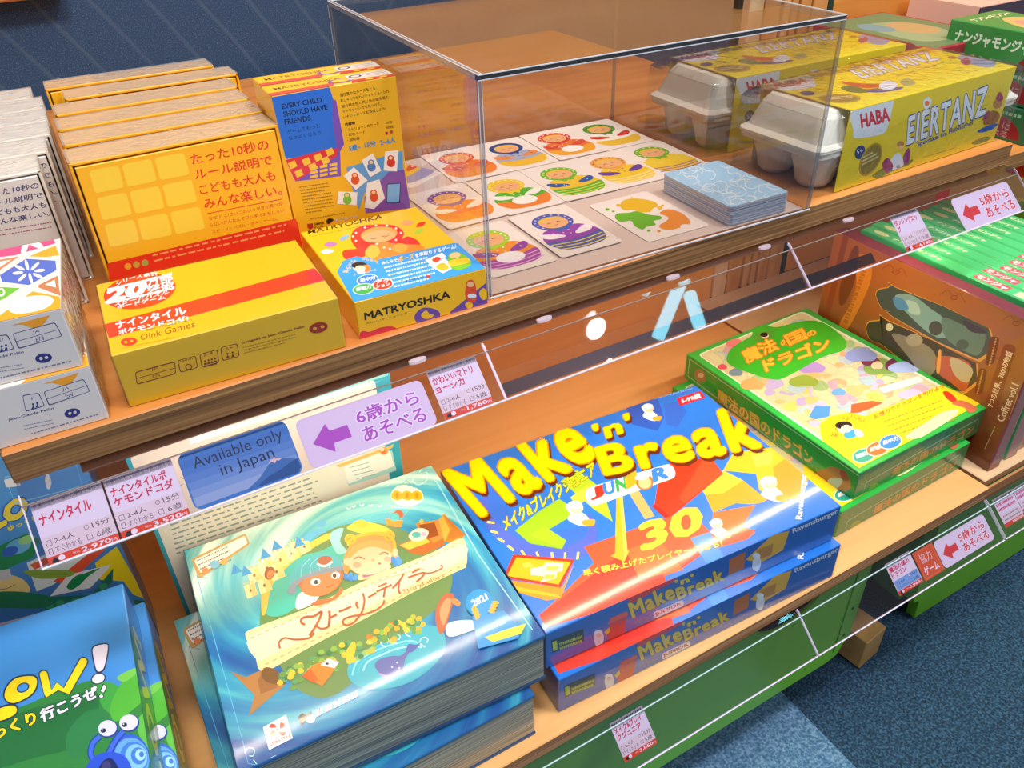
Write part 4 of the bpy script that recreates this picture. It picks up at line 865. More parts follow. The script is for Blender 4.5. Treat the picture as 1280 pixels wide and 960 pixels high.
def art_side(b, w, h, loc):
    A = faceof(b, 'front', EL, ED, EH, [(1039, 244), (1240.6, 177), (1258.6, 83.7), (1052, 141)], v7b, rough=.35, coat=.3)
    A.B([(583, 430), (650, 405), (738, 380), (742, 430), (728, 500), (700, 518), (610, 530), (600, 500)], '#dfe4ee')
    A.T('HABA', (632, 490), (738, 462), (622, 442), '#d02038', off=.05)
    A.E(634, 584, 20, 27, '#1c2c78', 12); A.T('5+', (622, 594), (646, 585), (620, 576), '#dfe4ee')
    A.E(678, 612, 38, 68, '#b09028', 22); A.E(678, 612, 32, 60, '#8c7420', 22); A.words((648, 632), (708, 600), (-4, -12), 3, 6, '#d8cc90', 3)
    A.T('EIERTANZ', (815, 552), (1112, 432), (812, 450), '#e4e8f4', off=.03, out='#2c4a8c', outoff=.06, sp=1.12)
    A.B([(862, 385), (878, 372), (893, 384), (890, 405), (876, 420), (864, 405)], '#e4e8f4'); A.E(877, 396, 9, 10, '#e8802c')
    A.T('Spektakel am Rand des Hühnerhofs', (860, 567), (1072, 478), (858, 550), '#1c4c9c', off=.02) if 0 else A.T('Spektakel am Hühnerhof', (860, 567), (1072, 478), (856, 545), '#1c4c9c', off=.03)
    A.L([(880, 605), (1010, 565)], 2, '#a89a18')
    A.B([(690, 675), (740, 640), (800, 632), (842, 610), (835, 630), (780, 652), (720, 682)], '#4c7a34')
    A.B([(745, 655), (765, 600), (785, 585), (800, 600), (810, 630), (795, 645)], '#e0e0f0'); A.B([(725, 630), (745, 605), (770, 640), (745, 665)], '#a0346c'); A.B([(806, 600), (824, 565), (832, 610), (815, 632)], '#8c2c7c'); A.E(790, 552, 14, 12, '#c08040'); A.E(792, 566, 9, 9, '#f0b888'); A.E(760, 650, 8, 8, '#3c50a0'); A.E(790, 640, 8, 8, '#8890b8')
    A.B([(1110, 470), (1125, 430), (1150, 420), (1172, 435), (1165, 465), (1130, 475)], '#a06420'); A.E(1158, 395, 18, 18, '#c08040'); A.B([(1148, 375), (1160, 348), (1178, 372), (1168, 385)], '#a82c50'); A.B([(1090, 500), (1130, 478), (1170, 470), (1150, 492), (1110, 505)], '#2454b0'); A.E(1118, 440, 7, 22, '#a8346c', 30)
    A.B([(1075, 545), (1120, 522), (1150, 525), (1130, 540), (1090, 552)], '#507c34'); A.T('EN DE', (1130, 300), (1172, 285), (1128, 290), '#e8e8a0') if 0 else None
def egg_game(seed, with_art=True):
    t = empty('egg_carton_game')
    b = MB(); X0 = -.030; X1 = EL+.03; zf = .046
    rings = [rr(X0-.004, -.001, X1+.004, ED+.001, zf, .012), rr(X0-.004, -.001, X1+.004, ED+.001, zf+.003, .012), rr(X0+.003, .004, X1-.003, ED-.004, zf+.007, .012), rr(X0+.014, .009, X1-.02, ED-.009, EH-.010, .014), rr(X0+.022, .013, X1-.028, ED-.013, EH-.0022, .013), rr(X0+.034, .022, X1-.04, ED-.022, EH-.0012, .012)]
    b.loft(rings, PULP, cap0=True); b.build('carton_lid', t, smooth=False)
    b = MB()
    b.loft([rr(X0-.002, .0, X1+.002, ED, zf-.006, .012), rr(X0-.002, .0, X1+.002, ED, zf-.0005, .012)], PULP)
    for i in range(5):
        for j in range(2):
            cx = X0+.034+i*(X1-X0-.066)/4; cy = .031+j*(ED-.062)
            pr_ = [(.0295, zf-.006), (.0275, zf-.016), (.0235, .020), (.0205, .006), (.016, .0012), (.010, .0006)]
            b.loft([[(cx+r*math.cos(a), cy+r*.95*math.sin(a), z) for a in np.linspace(0, 2*math.pi, 20, endpoint=False)] for r, z in pr_], PULP)
    b.box(X0+.03, ED/2-.004, .022, X1-.03, ED/2+.004, zf-.006, PULP)
    b.build('carton_base', t)
    # printed sleeve: top and two sides
    Y1 = pm('#e8cc14', rough=.35, coat=.3); b = MB(); e = .0009
    b.box(0, -.0022, .0008, EL, -.0022+e, EH+.0008, Y1); b.box(0, ED+.0012, .0008, EL, ED+.0012+e, EH+.0008, Y1)
    b.box(0, -.0022+e, EH+.0002, EL, ED+.0012, EH+.0002+e, Y1)
    n0 = MB(); A1 = art_side(n0, EL, EH, None)
    b.v += [(x, y-.0022, z) for x, y, z in n0.v]
    base = len(b.v)-len(n0.v); mp_ = [b.mat(m) for m in n0.m]; b.f += [[base+i for i in f] for f in n0.f]; b.mi += [mp_[k] for k in n0.mi]
    A = faceof(b, 'top', EL, ED, EH+.0011, [(1052, 141), (1258.6, 83.7), (1149, 62), (946, 111)], v7b, rough=.35, coat=.3)
    A.B([(262, 338), (300, 320), (430, 300), (458, 325), (450, 345), (330, 358)], '#dfe0ea'); A.T('HABA', (312, 352), (430, 328), (300, 332), '#c02848', off=.04)
    A.E(428, 368, 28, 9, '#24346c'); A.E(550, 386, 80, 18, '#a88820'); A.E(550, 386, 66, 13, '#8a7030'); A.words((500, 390), (600, 382), (0, -6), 2, 4, '#d8c890')
    A.T('EIERTANZ', (640, 308), (932, 232), (590, 278), '#d8dae6', off=.03, out='#6a6a60', outoff=.055, sp=1.12)
    A.B([(595, 268), (620, 258), (645, 262), (640, 274), (610, 278)], '#c8b890'); A.T('Spektakel am Hühnerhof', (770, 303), (952, 248), (765, 296), '#5a6a60')
    A.B([(560, 320), (600, 325), (680, 330), (740, 325), (720, 340), (640, 345), (575, 332)], '#c83a20'); A.B([(555, 345), (600, 338), (650, 350), (700, 345), (660, 362), (590, 362)], '#2c6a34'); A.B([(650, 358), (720, 345), (790, 340), (770, 352), (700, 362)], '#2a3c8c'); A.B([(700, 335), (730, 315), (770, 328), (750, 350), (715, 350)], '#dce0ec'); A.B([(780, 320), (810, 305), (840, 325), (800, 335)], '#a0a060')
    A.B([(1000, 225), (1040, 215), (1140, 240), (1120, 262), (1050, 250)], '#8a90b4'); A.B([(1010, 240), (1035, 225), (1050, 245), (1030, 255)], '#a03060'); A.E(980, 226, 18, 5, '#b07030')
    b.build('printed_sleeve', t)
    # film: stretched over the whole, crinkled at the ends
    R = random.Random(seed); f = MB(); nx, prof = 40, [(-.0034, .002), (-.0036, .03), (-.0034, .06), (-.0032, EH+.001), (-.001, EH+.0022), (.03, EH+.0018), (.06, EH+.0018), (.09, EH+.0018), (ED+.002, EH+.002), (ED+.0036, .06), (ED+.0036, .03), (ED+.003, .002)]
    vs = []
    for i in range(nx+1):
        x = X0-.0045+(X1-X0+.010)*i/nx; en = max(0, (.0-x)/.05, (x-EL)/.034); en = min(en, 1)
        for (y, z) in prof:
            cy, cz = ED/2, zf; k = 1-.30*en*en if z > zf+.005 else 1-.04*en; 
            vs.append((x, cy+(y-cy)*(1-.08*en)+R.uniform(-.0006, .0006), cz+(z-cz)*k+R.uniform(0, .0008)))
    m_ = len(prof); f.add(vs, [(i*m_+j, (i+1)*m_+j, (i+1)*m_+j+1, i*m_+j+1) for i in range(nx) for j in range(m_-1)], FILM)
    f.build('shrink_film', t, smooth=True)
    return t
eg = egg_game(1); place(eg, (.829, .0125, 0), .0256); tag(eg, 'egg carton game with cream pulp end and yellow printed sleeve, at the shelf front', 'egg carton game', 'egg carton games')
q = dup(eg, (.823, .170, .0), -.02); tag(q, 'egg carton game with yellow sleeve, behind its twin and seen through the clear case', 'egg carton game', 'egg carton games')
# ================================================================== boxes at the far right of the upper level
def simple_box(name, w, d, h, loc, yaw, mats, art=None, bev=.0008, coat=.4, tilt=0.):
    b = MB(); b.box(0, 0, 0, w, d, h, pm(mats.get('all', '#888888'), coat=coat), bev=bev, mats={k: pm(v, coat=coat) if isinstance(v, str) else v for k, v in mats.items() if k != 'all'})
    if art: art(b)
    return b.build(name, None, loc, yaw, tilt)
zs = -.028
GR = '#2f8a3e'
def art_nanja(b):
    A = Art(b, (0, .145, 0), (0, -1, 0), (0, 0, 1), .145, .043, rough=.4)
    A.T('ナンジャモンジャ', (.012, .018), (.115, .018), (.012, .032), '#d8ecd8', off=.05); A.P([(.10, 0), (.145, 0), (.145, .016), (.112, .014)], '#7a1c28')
    A = Art(b, (0, 0, .043), (1, 0, 0), (0, 1, 0), .10, .145, rough=.4)
    A.B([(.02, .03), (.05, .01), (.09, .03), (.095, .08), (.06, .11), (.03, .08)], '#c8a860'); A.B([(.03, .04), (.06, .03), (.08, .06), (.05, .09)], '#e08a7a'); A.T('ナンジャモンジャ', (.012, .115), (.09, .115), (.012, .130), '#e8e0b0', off=.03)
N3 = on(2, zs+.129+.002, 1197, 92)
def art_nj2(b):
    A = Art(b, (0, .145, 0), (0, -1, 0), (0, 0, 1), .145, .043, rough=.4)
    A.E(.10, .004, .034, .026, '#8a1e2c', a0=0, a1=180); A.T('すぐに', (.082, .014), (.118, .014), (.082, .022), '#d8a8a8'); A.T('遊べる', (.082, .004), (.118, .004), (.082, .012), '#d8a8a8'); A.words((.02, .034), (.13, .034), (0, -.01), 1, .004, '#8cc49a')
p = (1.205, .010)
bq = MB(); bq.box(0, 0, 0, .10, .145, .043, pm(GR, coat=.3), bev=.001); art_nanja(bq)
tg = bq.build('game_box', None, (p[0], p[1]+.02, zs+.0885), .0); tag(tg, 'green card game box with white lettering, topmost of the right pile', 'game box', 'green boxes in a pile')
bq = MB(); bq.box(0, 0, 0, .10, .145, .043, pm('#1f6a44', coat=.3), bev=.001); art_nj2(bq)
t1 = bq.build('game_box', None, (p[0]+.004, p[1]+.022, zs+.0442), .0); tag(t1, 'dark green game box with a maroon half circle, middle of the right pile', 'game box', 'green boxes in a pile')
q = dup(t1, (p[0]+.002, p[1]+.018, zs), .0); tag(q, 'dark green game box with a maroon half circle, lowest of the right pile', 'game box', 'green boxes in a pile')
def art_maroon(b):
    A = Art(b, (0, 0, .045), (1, 0, 0), (0, 1, 0), .15, .20, rough=.4); A.P([(.006, .006), (.144, .006), (.144, .194), (.006, .194)], '#5f7a52'); A.B([(.03, .04), (.08, .03), (.12, .08), (.10, .14), (.05, .15), (.03, .10)], '#8a9a70'); A.E(.09, .10, .03, .04, '#b09060'); A.E(.05, .13, .02, .03, '#6a8a90')
    A = Art(b, (0, .20, 0), (0, -1, 0), (0, 0, 1), .20, .045, rough=.4); A.P([(.0, 0), (.2, 0), (.2, .032), (.06, .034), (.05, .0)], '#7a9a3c'); A.B([(.05, .02), (.08, .034), (.12, .03), (.13, .018), (.09, .008)], '#3c8a3c'); A.P([(.004, .008), (.045, .008), (.05, .038), (.002, .038)], '#b02c3c'); A.T('すず森', (.012, .026), (.040, .026), (.012, .036), '#e8c8b8') if 0 else A.words((.012, .028), (.040, .028), (0, -.010), 2, .007, '#e8c8b8')
mloc = on(2, zs+.112, 1170, 57)
o = simple_box('game_box', .15, .20, .045, (mloc[0]-.004, mloc[1]-.0, zs+.062), .0, dict(all='#9c2038'), art_maroon); tag(o, 'maroon edged game box with a grey green lid behind the egg cartons', 'game box')
def art_m2(b):
    A = Art(b, (0, 0, 0), (1, 0, 0), (0, 0, 1), .15, .06, rough=.4); A.P([(0, .02), (.15, .02), (.15, .035), (0, .035)], '#3c6ac0'); A.P([(0, .008), (.15, .008), (.15, .014), (0, .014)], '#d8b040')
o = simple_box('game_box', .15, .20, .06, (mloc[0]-.001, mloc[1]+.003, zs+.001), .0, dict(all='#7a1a30', left='#86a848'), art_m2); tag(o, 'dark red striped game box under the maroon edged one behind the egg cartons', 'game box')
def art_pink(b):
    A = Art(b, (0, 0, .05), (1, 0, 0), (0, 1, 0), .42, .12, rough=.4); A.P([(0, 0), (.42, 0), (.42, .12), (0, .12)], '#e8b4a0'); A.E(.12, .05, .06, .035, '#a83a7a'); A.P([(.16, .0), (.34, .0), (.30, .05), (.18, .06)], '#e88a30'); A.words((.2, .09), (.4, .09), (0, -.02), 2, .01, '#b03050'); A.E(.05, .08, .03, .02, '#e8d070'); A.E(.3, .09, .04, .02, '#c8d8a0')
o = simple_box('game_box', .42, .12, .05, (1.36, .235, zs+.07), 0, dict(all='#f0c8b8', front='#2a2440'), art_pink); tag(o, 'pink and orange game box with a purple oval at the top right corner', 'game box')
o = simple_box('game_box', .42, .125, .069, (1.358, .233, zs+.001), 0, dict(all='#b05a40', front='#3a2c50')); tag(o, 'dark purple fronted game box under the pink and orange one at the top right', 'game box')
# ================================================================== big block game (blue, yellow letters)
GW_, GD_, GH_ = .3469, .2470, .0498; GL = (.3665, -.1442, -H+GH_+.0009); G2L = (.3702, -.1601, -H)
def art_block(b):
    w, d, h = GW_, GD_, GH_
    A = faceof(b, 'top', w, d, h, [(680, 797), (1052, 629), (871, 481), (551, 588)], v12, rough=.3, coat=.8)
    BL = '#1e74d6'
    A.P([(600, 110), (700, 90), (720, 150), (700, 190), (620, 170)], '#2456b8'); A.P([(720, 110), (760, 100), (790, 130), (760, 180), (725, 170)], '#2a62c4')
    A.E(330, 470, 190, 120, '#4a64c8', 20); A.E(330, 440, 165, 105, '#2f6cd0', 20); A.E(345, 400, 150, 90, BL, 20)
    for k in range(12):
        a = math.radians(200-k*11); x, y = 375+235*math.cos(a), 400+160*math.sin(a) if 0 else 400-(-170)*math.sin(a)
    for x, y, r in ((180, 475, 5), (190, 505, 15), (210, 530, 30), (240, 555, 40), (280, 572, 55), (325, 578, 70), (370, 580, 85), (410, 580, 95), (450, 578, 100)):
        a = math.radians(r); A.L([(x-12*math.cos(a), y-12*math.sin(a)), (x+12*math.cos(a), y+12*math.sin(a))], 7, '#f0e050')
    # green blocks
    A.P([(400, 345), (450, 310), (530, 370), (560, 470), (500, 430), (455, 390)], '#a8c828'); A.P([(255, 500), (395, 400), (440, 430), (300, 540)], '#b4d22c'); A.P([(255, 500), (300, 540), (400, 558), (410, 535), (355, 500), (430, 455), (440, 430), (395, 400), (330, 440)], '#8fb820')
    A.P([(300, 515), (345, 485), (415, 530), (400, 556)], '#9cc424'); A.P([(430, 395), (480, 360), (500, 385), (450, 425)], '#c2dc40')
    # orange-yellow blocks on the right
    A.P([(930, 255), (1075, 235), (1120, 290), (1070, 395), (1010, 370), (1000, 320), (900, 310)], '#f4b824'); A.P([(845, 385), (960, 340), (1035, 400), (1000, 415), (940, 410), (870, 440)], '#f0a020'); A.P([(900, 310), (960, 340), (900, 380), (845, 385), (830, 360)], '#f6c838')
    A.P([(960, 415), (1030, 408), (1060, 425), (1010, 460)], BL); A.P([(1050, 300), (1095, 268), (1160, 330), (1135, 400), (1070, 395)], '#e89820'); A.P([(985, 265), (1050, 250), (1045, 290), (1000, 300)], '#ffd84c'); A.P([(870, 440), (1000, 415), (960, 480), (1000, 500), (930, 560), (860, 520)], '#e86c28')
    # red blocks
    A.P([(740, 285), (860, 270), (900, 320), (740, 455), (690, 415), (700, 350)], '#e83418'); A.P([(690, 415), (740, 455), (725, 462), (680, 420)], '#a81c14'); A.P([(840, 272), (862, 270), (900, 320), (780, 412), (765, 395)], '#f04a24')
    A.P([(470, 550), (690, 470), (760, 445), (800, 440), (880, 520), (1000, 490), (940, 560), (330, 780), (325, 770), (420, 680), (500, 600)], '#e8542c'); A.P([(325, 770), (600, 560), (720, 640), (730, 690), (345, 805)], '#e02c18'); A.P([(330, 775), (730, 655), (820, 560), (860, 600), (700, 700), (345, 808)], '#e43a20')
    A.P([(850, 560), (950, 530), (1010, 510), (1000, 560), (860, 620), (730, 680), (740, 640)], '#3c78d8'); A.P([(600, 560), (700, 520), (780, 620), (640, 650)], '#ee6a30')
    A.P([(800, 520), (860, 500), (910, 590), (850, 600)], '#4a90e0')
    # beam and clock hand
    A.P([(610, 380), (640, 372), (690, 452), (660, 462)], '#f0a860')
    # card with a little building
    A.P([(213, 655), (235, 690), (350, 722), (395, 712), (440, 600), (400, 680)], '#e0901c'); A.P([(222, 672), (385, 702), (392, 712), (240, 690)], '#f6b020'); A.P([(248, 575), (440, 590), (395, 680), (215, 650)], '#e03418'); A.P([(257, 585), (428, 598), (388, 670), (226, 644)], '#f6b01c')
    A.P([(300, 620), (340, 612), (350, 600), (405, 602), (400, 628), (385, 630), (380, 650), (330, 665), (345, 645), (300, 640)], '#c8c0bc'); A.P([(352, 612), (390, 612), (385, 625), (350, 625)], '#f4d050'); A.P([(345, 640), (378, 638), (372, 652), (345, 655)], '#f0b840')
    A.P([(275, 605), (300, 600), (310, 615), (280, 618)], '#f4c84c')
    # arrow hand
    A.P([(573, 385), (590, 380), (605, 560), (611, 562), (595, 596), (552, 578), (566, 570)], '#f4b020'); A.P([(582, 383), (590, 380), (605, 562), (595, 590)], '#f8cc50')
    A.T('30', (655, 560), (835, 495), (645, 480), '#f8c830', off=.05)
    # title
    YL = '#ffdc00'; SH = '#5a2408'
    A.T('Make', (150, 455), (512, 265), (38, 322), YL, off=.035, out='#e89000', outoff=.05, shadow=(SH, (7, 10)), res=3, sp=1.12)
    A.T('Break', (540, 325), (1012, 236), (510, 246), YL, off=.035, out='#e89000', outoff=.05, shadow=(SH, (7, 10)), res=3, sp=1.12, grow=.62)
    A.T("'n'", (516, 222), (622, 186), (502, 174), YL, off=.035, out='#e89000', outoff=.05, shadow=(SH, (6, 8)), sp=1.1)
    A.T('メイク&ブレイクジュニア', (225, 502), (512, 322), (212, 462), '#f4dc20', off=.03, out='#6a7410', outoff=.07)
    A.RR((470, 370), (742, 288), (760, 330), (488, 428), .48, '#ffffff', k=8); 
    for i, (ch, cc) in enumerate(zip('JUNI', ['#e03020', '#2c78c8', '#30a048', '#e8a020'])): A.T(ch, (500+i*38, 402-i*13), (530+i*38-(14 if ch == 'I' else 0), 392-i*13), (494+i*38, 368-i*13), cc, off=.07)
    A.E(660, 348, 27, 24, '#b86a28', -15); A.E(660, 350, 20, 18, '#f4b880', -15); A.E(653, 330, 24, 10, '#e8e8f0', -15); A.T('R', (690, 345), (730, 332), (684, 310), '#2c78c8', off=.07)
    for x, y, s in ((675, 140, .8), (450, 455, 1.2), (1045, 375, 1.2), (885, 495, .9)):
        A.B([(x-10*s, y), (x-30*s, y-25*s), (x-18*s, y-32*s), (x+2*s, y-12*s)], '#eef2fa'); A.B([(x-25*s, y+5*s), (x, y-15*s), (x+30*s, y+5*s), (x+25*s, y+25*s), (x-5*s, y+20*s)], '#f2f4fa'); A.E(x-2*s, y-22*s, 18*s, 15*s, '#f4c8a0'); A.E(x-5*s, y-30*s, 19*s, 10*s, '#f6f8fc'); A.B([(x+15*s, y+10*s), (x+45*s, y+8*s), (x+40*s, y+25*s), (x+15*s, y+22*s)], '#f0a030')
    A.T('早く積み上げたプレイヤーの勝ち!', (470, 645), (900, 545), (464, 625), '#f2dc40', off=.03, out='#a05018', outoff=.07)
    A.T('Ravensburger', (1146, 460), (1158, 322), (1122, 458), '#f4f6fc', off=.03); A.T('Andrew & Jack Lawson', (692, 98), (808, 66), (690, 90), '#9cc0ec')
    A.P([(758, 92), (830, 70), (845, 90), (768, 116)], '#e4202c'); A.T('5-99歳', (775, 108), (832, 90), (770, 94), '#ffffff', off=.03)
    F = faceof(b, 'front', w, d, h, [(684, 829), (1047, 680), (1052, 629), (680, 797)] if 0 else seen('front', w, d, h, GL, -.069), v12, rough=.3, coat=.8)
    F.P([(320, 815), (1300, 390), (1300, 540), (320, 980)], '#2a5cb8') if 0 else None
    F.P([(548, 770), (600, 748), (592, 815), (540, 838)], '#d8362c'); F.P([(540, 790), (552, 770), (600, 748), (604, 760)], '#ee5a30')
    F.P([(600, 700), (760, 635), (740, 660), (606, 728)], '#d83028')
    F.P([(915, 590), (965, 565), (960, 615), (912, 640)], '#c87028'); F.P([(965, 590), (1045, 515), (1100, 500), (1080, 560), (1010, 600)], '#ecb430'); F.P([(1000, 560), (1050, 540), (1045, 575), (1000, 590)], '#c8882c')
    F.T('Make', (618, 768), (748, 706), (604, 726), '#ecc818', off=.045, out='#7a5010', outoff=.065, sp=1.1); F.T("'n'", (752, 672), (806, 652), (748, 654), '#ecc818', off=.045, out='#7a5010', outoff=.065, sp=1.1); F.T('Break', (758, 712), (898, 650), (750, 680), '#ecc818', off=.045, out='#7a5010', outoff=.065, sp=1.1)
    F.RR((680, 752), (772, 712), (776, 730), (684, 772), .45, '#e8e4ec', k=6); F.T('JUNIOR', (688, 765), (768, 731), (685, 754), '#c03a3a', off=.06)
    F.T('メイク&ブレイクジュニア', (625, 788), (674, 768), (624, 778), '#d0b828')
    F.T('Ravensburger', (1112, 512), (1250, 450), (1108, 495), '#dfe8f8', off=.03)
    F.P([(366, 838), (466, 802), (468, 840), (370, 876)], '#203820'); F.P([(370, 843), (384, 838), (386, 866), (373, 871)], '#b8cc28'); F.T('脳力知能', (390, 862), (462, 838), (388, 842), '#b8cc28', off=.04) if 0 else F.words((392, 850), (462, 826), (1, 13), 2, 8, '#b8cc28', 4)
    F.B([(502, 850), (498, 825), (512, 810), (528, 822), (524, 850), (510, 860)], '#dfe4f0'); F.E(512, 815, 13, 9, '#f0f2f8'); F.E(513, 822, 8, 7, '#f0c0a0'); F.P([(530, 812), (546, 796), (548, 810), (536, 822)], '#ecc030')
    F.B([(985, 615), (990, 585), (1005, 575), (1012, 600), (1002, 625)], '#e4e8f2'); F.E(998, 578, 12, 9, '#f0f2f8')
b = MB(); b.box(0, 0, 0, GW_, GD_, GH_, pm('#2350ae', coat=.8, wrap=.25), bev=.0008, mats=dict(top=pm('#1e74d6', rough=.3, coat=.8), front=pm('#2a66c0', rough=.3, coat=.8), left=pm('#2450a8', rough=.3, coat=.6)))
b2 = MB(); art_block(b2)
base = len(b.v); b.v += b2.v; mp_ = [b.mat(m) for m in b2.m]; b.f += [[base+i for i in f] for f in b2.f]; b.mi += [mp_[k] for k in b2.mi]
gb = b.build('board_game_box', None, GL, -.069); tag(gb, 'blue block building game box with big yellow letters, the upper one', 'board game box', 'blue block game boxes')
film(gb, -.0005, -.0005, .0002, GW_+.0005, GD_+.0005, GH_+.0006, 21, .0009, skip=((2, False),), mat=SOFT)
q = dup(gb, G2L, -.050); tag(q, 'blue block building game box underneath its twin, with red corner and blue front showing', 'board game box', 'blue block game boxes')
# ================================================================== green dragon maze game
HW_, HD_, HH_ = .2312, .2927, .0404; HL = (.7893, -.1315, -H+HH_+.0011); H2L = (.7640, -.1385, -H)
def art_dragon(b):
    w, d, h = HW_, HD_, HH_
    A = faceof(b, 'top', w, d, h, [(1075, 592), (1233, 508), (1006.7, 387), (860, 441.6)], v11, rough=.3, coat=.7)
    A.RR((100, 218), (485, 62), (1135, 408), (700, 640), .04, '#d8e8d0'); A.RR((108, 220), (482, 68), (1120, 408), (700, 628), .04, '#cfc89a')
    R = random.Random(5); pal = ['#d8c88c', '#e0b878', '#b8c890', '#c8b4cc', '#a8c0c8', '#e8a878', '#d0d0a0', '#98b878', '#c8a0b0', '#e0c860', '#b0a0c8']
    T4 = lambda s, t: ((1-s)*(1-t)*105+s*(1-t)*700+s*t*1125+(1-s)*t*483, (1-s)*(1-t)*222+s*(1-t)*625+s*t*408+(1-s)*t*68)
    for k in range(170):
        s, t = R.random(), R.random(); x, y = T4(.04+s*.92, .04+t*.92); r = 14+R.random()*22; A.B([(x+r*(1+R.uniform(-.3, .4))*math.cos(a), y+r*.62*(1+R.uniform(-.3, .4))*math.sin(a)) for a in np.linspace(0, 2*math.pi, 7, endpoint=False)], R.choice(pal), k=3)
    for k in range(8):   # puzzle seams
        t = .1+.11*k; A.L([T4(s, t+.02*math.sin(s*40+k)) for s in np.linspace(.02, .98, 40)], 2.2, '#b4b890')
        s = .1+.11*k; A.L([T4(s+.015*math.sin(t*40+k), t) for t in np.linspace(.02, .98, 40)], 2.2, '#b4b890')
    for x, y, rx, ry, c in ((240, 180, 35, 16, '#e07880'), (300, 330, 45, 22, '#e8a060'), (490, 320, 55, 22, '#90a840'), (520, 270, 50, 20, '#a88cc8'), (770, 270, 60, 30, '#7ca050'), (735, 245, 34, 20, '#7a3050'), (815, 262, 26, 22, '#6a2a4c'), (760, 262, 22, 14, '#f0c8a0'), (700, 225, 60, 25, '#8ca0d8'), (860, 270, 60, 20, '#a0b4e0'), (890, 370, 50, 18, '#d0b8d8'), (240, 285, 26, 14, '#7090a0'), (620, 360, 26, 14, '#60a0d0'), (190, 265, 18, 10, '#c84860'), (860, 150, 40, 16, '#a8c0d0')): A.B([(x+rx*math.cos(a), y+ry*math.sin(a)*(1+.2*math.sin(3*a))) for a in np.linspace(0, 2*math.pi, 9, endpoint=False)], c)
    A.P([(535, 408), (590, 412), (585, 450), (530, 462), (510, 450)], '#5090c8'); A.P([(668, 405), (745, 392), (785, 400), (740, 420), (700, 435), (665, 440)], '#e06030')
    A.RR((765, 345), (915, 300), (935, 320), (785, 365), .3, '#dce4d8')
    A.B([(212, 215), (240, 185), (300, 150), (300, 125), (350, 115), (395, 120), (480, 100), (560, 105), (640, 165), (635, 205), (560, 230), (430, 300), (380, 312), (300, 290), (215, 255)], '#38b42c')
    YO = '#f0c040'
    A.E(345, 152, 42, 16, '#58a038', -15); A.E(348, 152, 14, 10, '#f0e0c8'); A.E(345, 148, 14, 8, '#1e1a1a')
    A.T('魔法', (285, 252), (400, 200), (255, 210), YO, off=.04, out='#c8640c', outoff=.09); A.T('の', (412, 190), (440, 180), (402, 172), YO, off=.05, out='#c8640c', outoff=.09); A.T('国', (440, 188), (505, 162), (418, 152), YO, off=.04, out='#c8640c', outoff=.09); A.T('の', (508, 158), (538, 146), (498, 142), YO, off=.05, out='#c8640c', outoff=.09)
    A.T('ドラゴン', (352, 282), (590, 198), (336, 240), YO, off=.05, out='#c8640c', outoff=.09)
    # yellow paper band over the front
    A.P([(560, 540), (700, 648), (1150, 402), (1000, 335), (985, 340), (720, 450), (660, 436), (590, 450), (550, 480)], '#f8d81c')
    A.E(640, 490, 76, 44, '#f8d81c', -10)
    A.T('あそんで', (590, 525), (640, 448), (614, 532), '#e07820', off=.03); A.T('ひらめく', (660, 452), (722, 480), (658, 434), '#e07820', off=.03)
    A.E(645, 495, 30, 22, '#f4d8b8'); A.E(640, 484, 32, 15, '#1e1a1a'); A.B([(640, 520), (660, 500), (690, 505), (685, 528), (655, 535)], '#38a0d8'); A.B([(680, 500), (705, 505), (715, 525), (690, 528)], '#f0f0f0'); A.E(650, 497, 20, 14, '#f4d8b8')
    A.T('ゲームシリーズ', (672, 552), (758, 512), (670, 540), '#8a7a20')
    for x, y, c, t_ in ((716, 600, '#1fa088', '観察力'), (768, 574, '#f06a28', '記憶力'), (816, 548, '#2a84e0', '集中力')):
        A.E(x, y, 44, 28, '#fcf4d0', -12); A.E(x, y, 40, 25, c, -12); A.T(t_, (x-26, y+12), (x+30, y-8), (x-30, y-3), '#ffffff', off=.03)
    A.T('記憶力でドラゴンを助けよう', (755, 462), (1010, 345), (750, 446), '#e86030', off=.02); A.words((790, 472), (1010, 390), (14, 17), 5, 5, '#a89828', 9); A.B([(870, 528), (940, 480), (1000, 440), (1060, 425), (1055, 450), (990, 495), (920, 535)], '#fbf0a8')
    A.B([(1005, 362), (1025, 360), (1055, 385), (1060, 410), (1040, 400), (1020, 385)], '#d83020'); A.B([(1040, 405), (1070, 392), (1110, 405), (1135, 425), (1110, 440), (1085, 420)], '#c86a48')
    L_ = faceof(b, 'left', w, d, h, [(860-4, 441.6+20), (1058, 637), (1075, 592), (860, 441.6)] if 0 else seen('left', w, d, h, HL, .005), v11, rough=.3, coat=.6)
    L_.frame((66, 236), (702, 676), (680, 775), (60, 300), 3, '#a8d89a')
    L_.B([(85, 300), (88, 280), (105, 275), (122, 290), (126, 320), (108, 325), (92, 318)], '#b87850'); L_.E(108, 298, 11, 10, '#f0c8a0')
    L_.T('魔法の国のドラゴン', (172, 395), (528, 640), (170, 345), YO, off=.04, out='#b8640c', outoff=.07)
    L_.B([(540, 660), (570, 650), (600, 640), (650, 660), (670, 700), (660, 730), (600, 720), (555, 700)], '#c07048'); L_.B([(585, 690), (610, 680), (640, 690), (620, 720), (590, 712)], '#b8d0c8'); L_.B([(630, 655), (650, 660), (665, 690), (640, 690)], '#a83830')
    F = faceof(b, 'front', w, d, h, seen('front', w, d, h, HL, .005), v11, rough=.35, coat=.6)
    F.frame((728, 700), (1150, 460), (1138, 545), (700, 785), 3, '#a0c8a4')
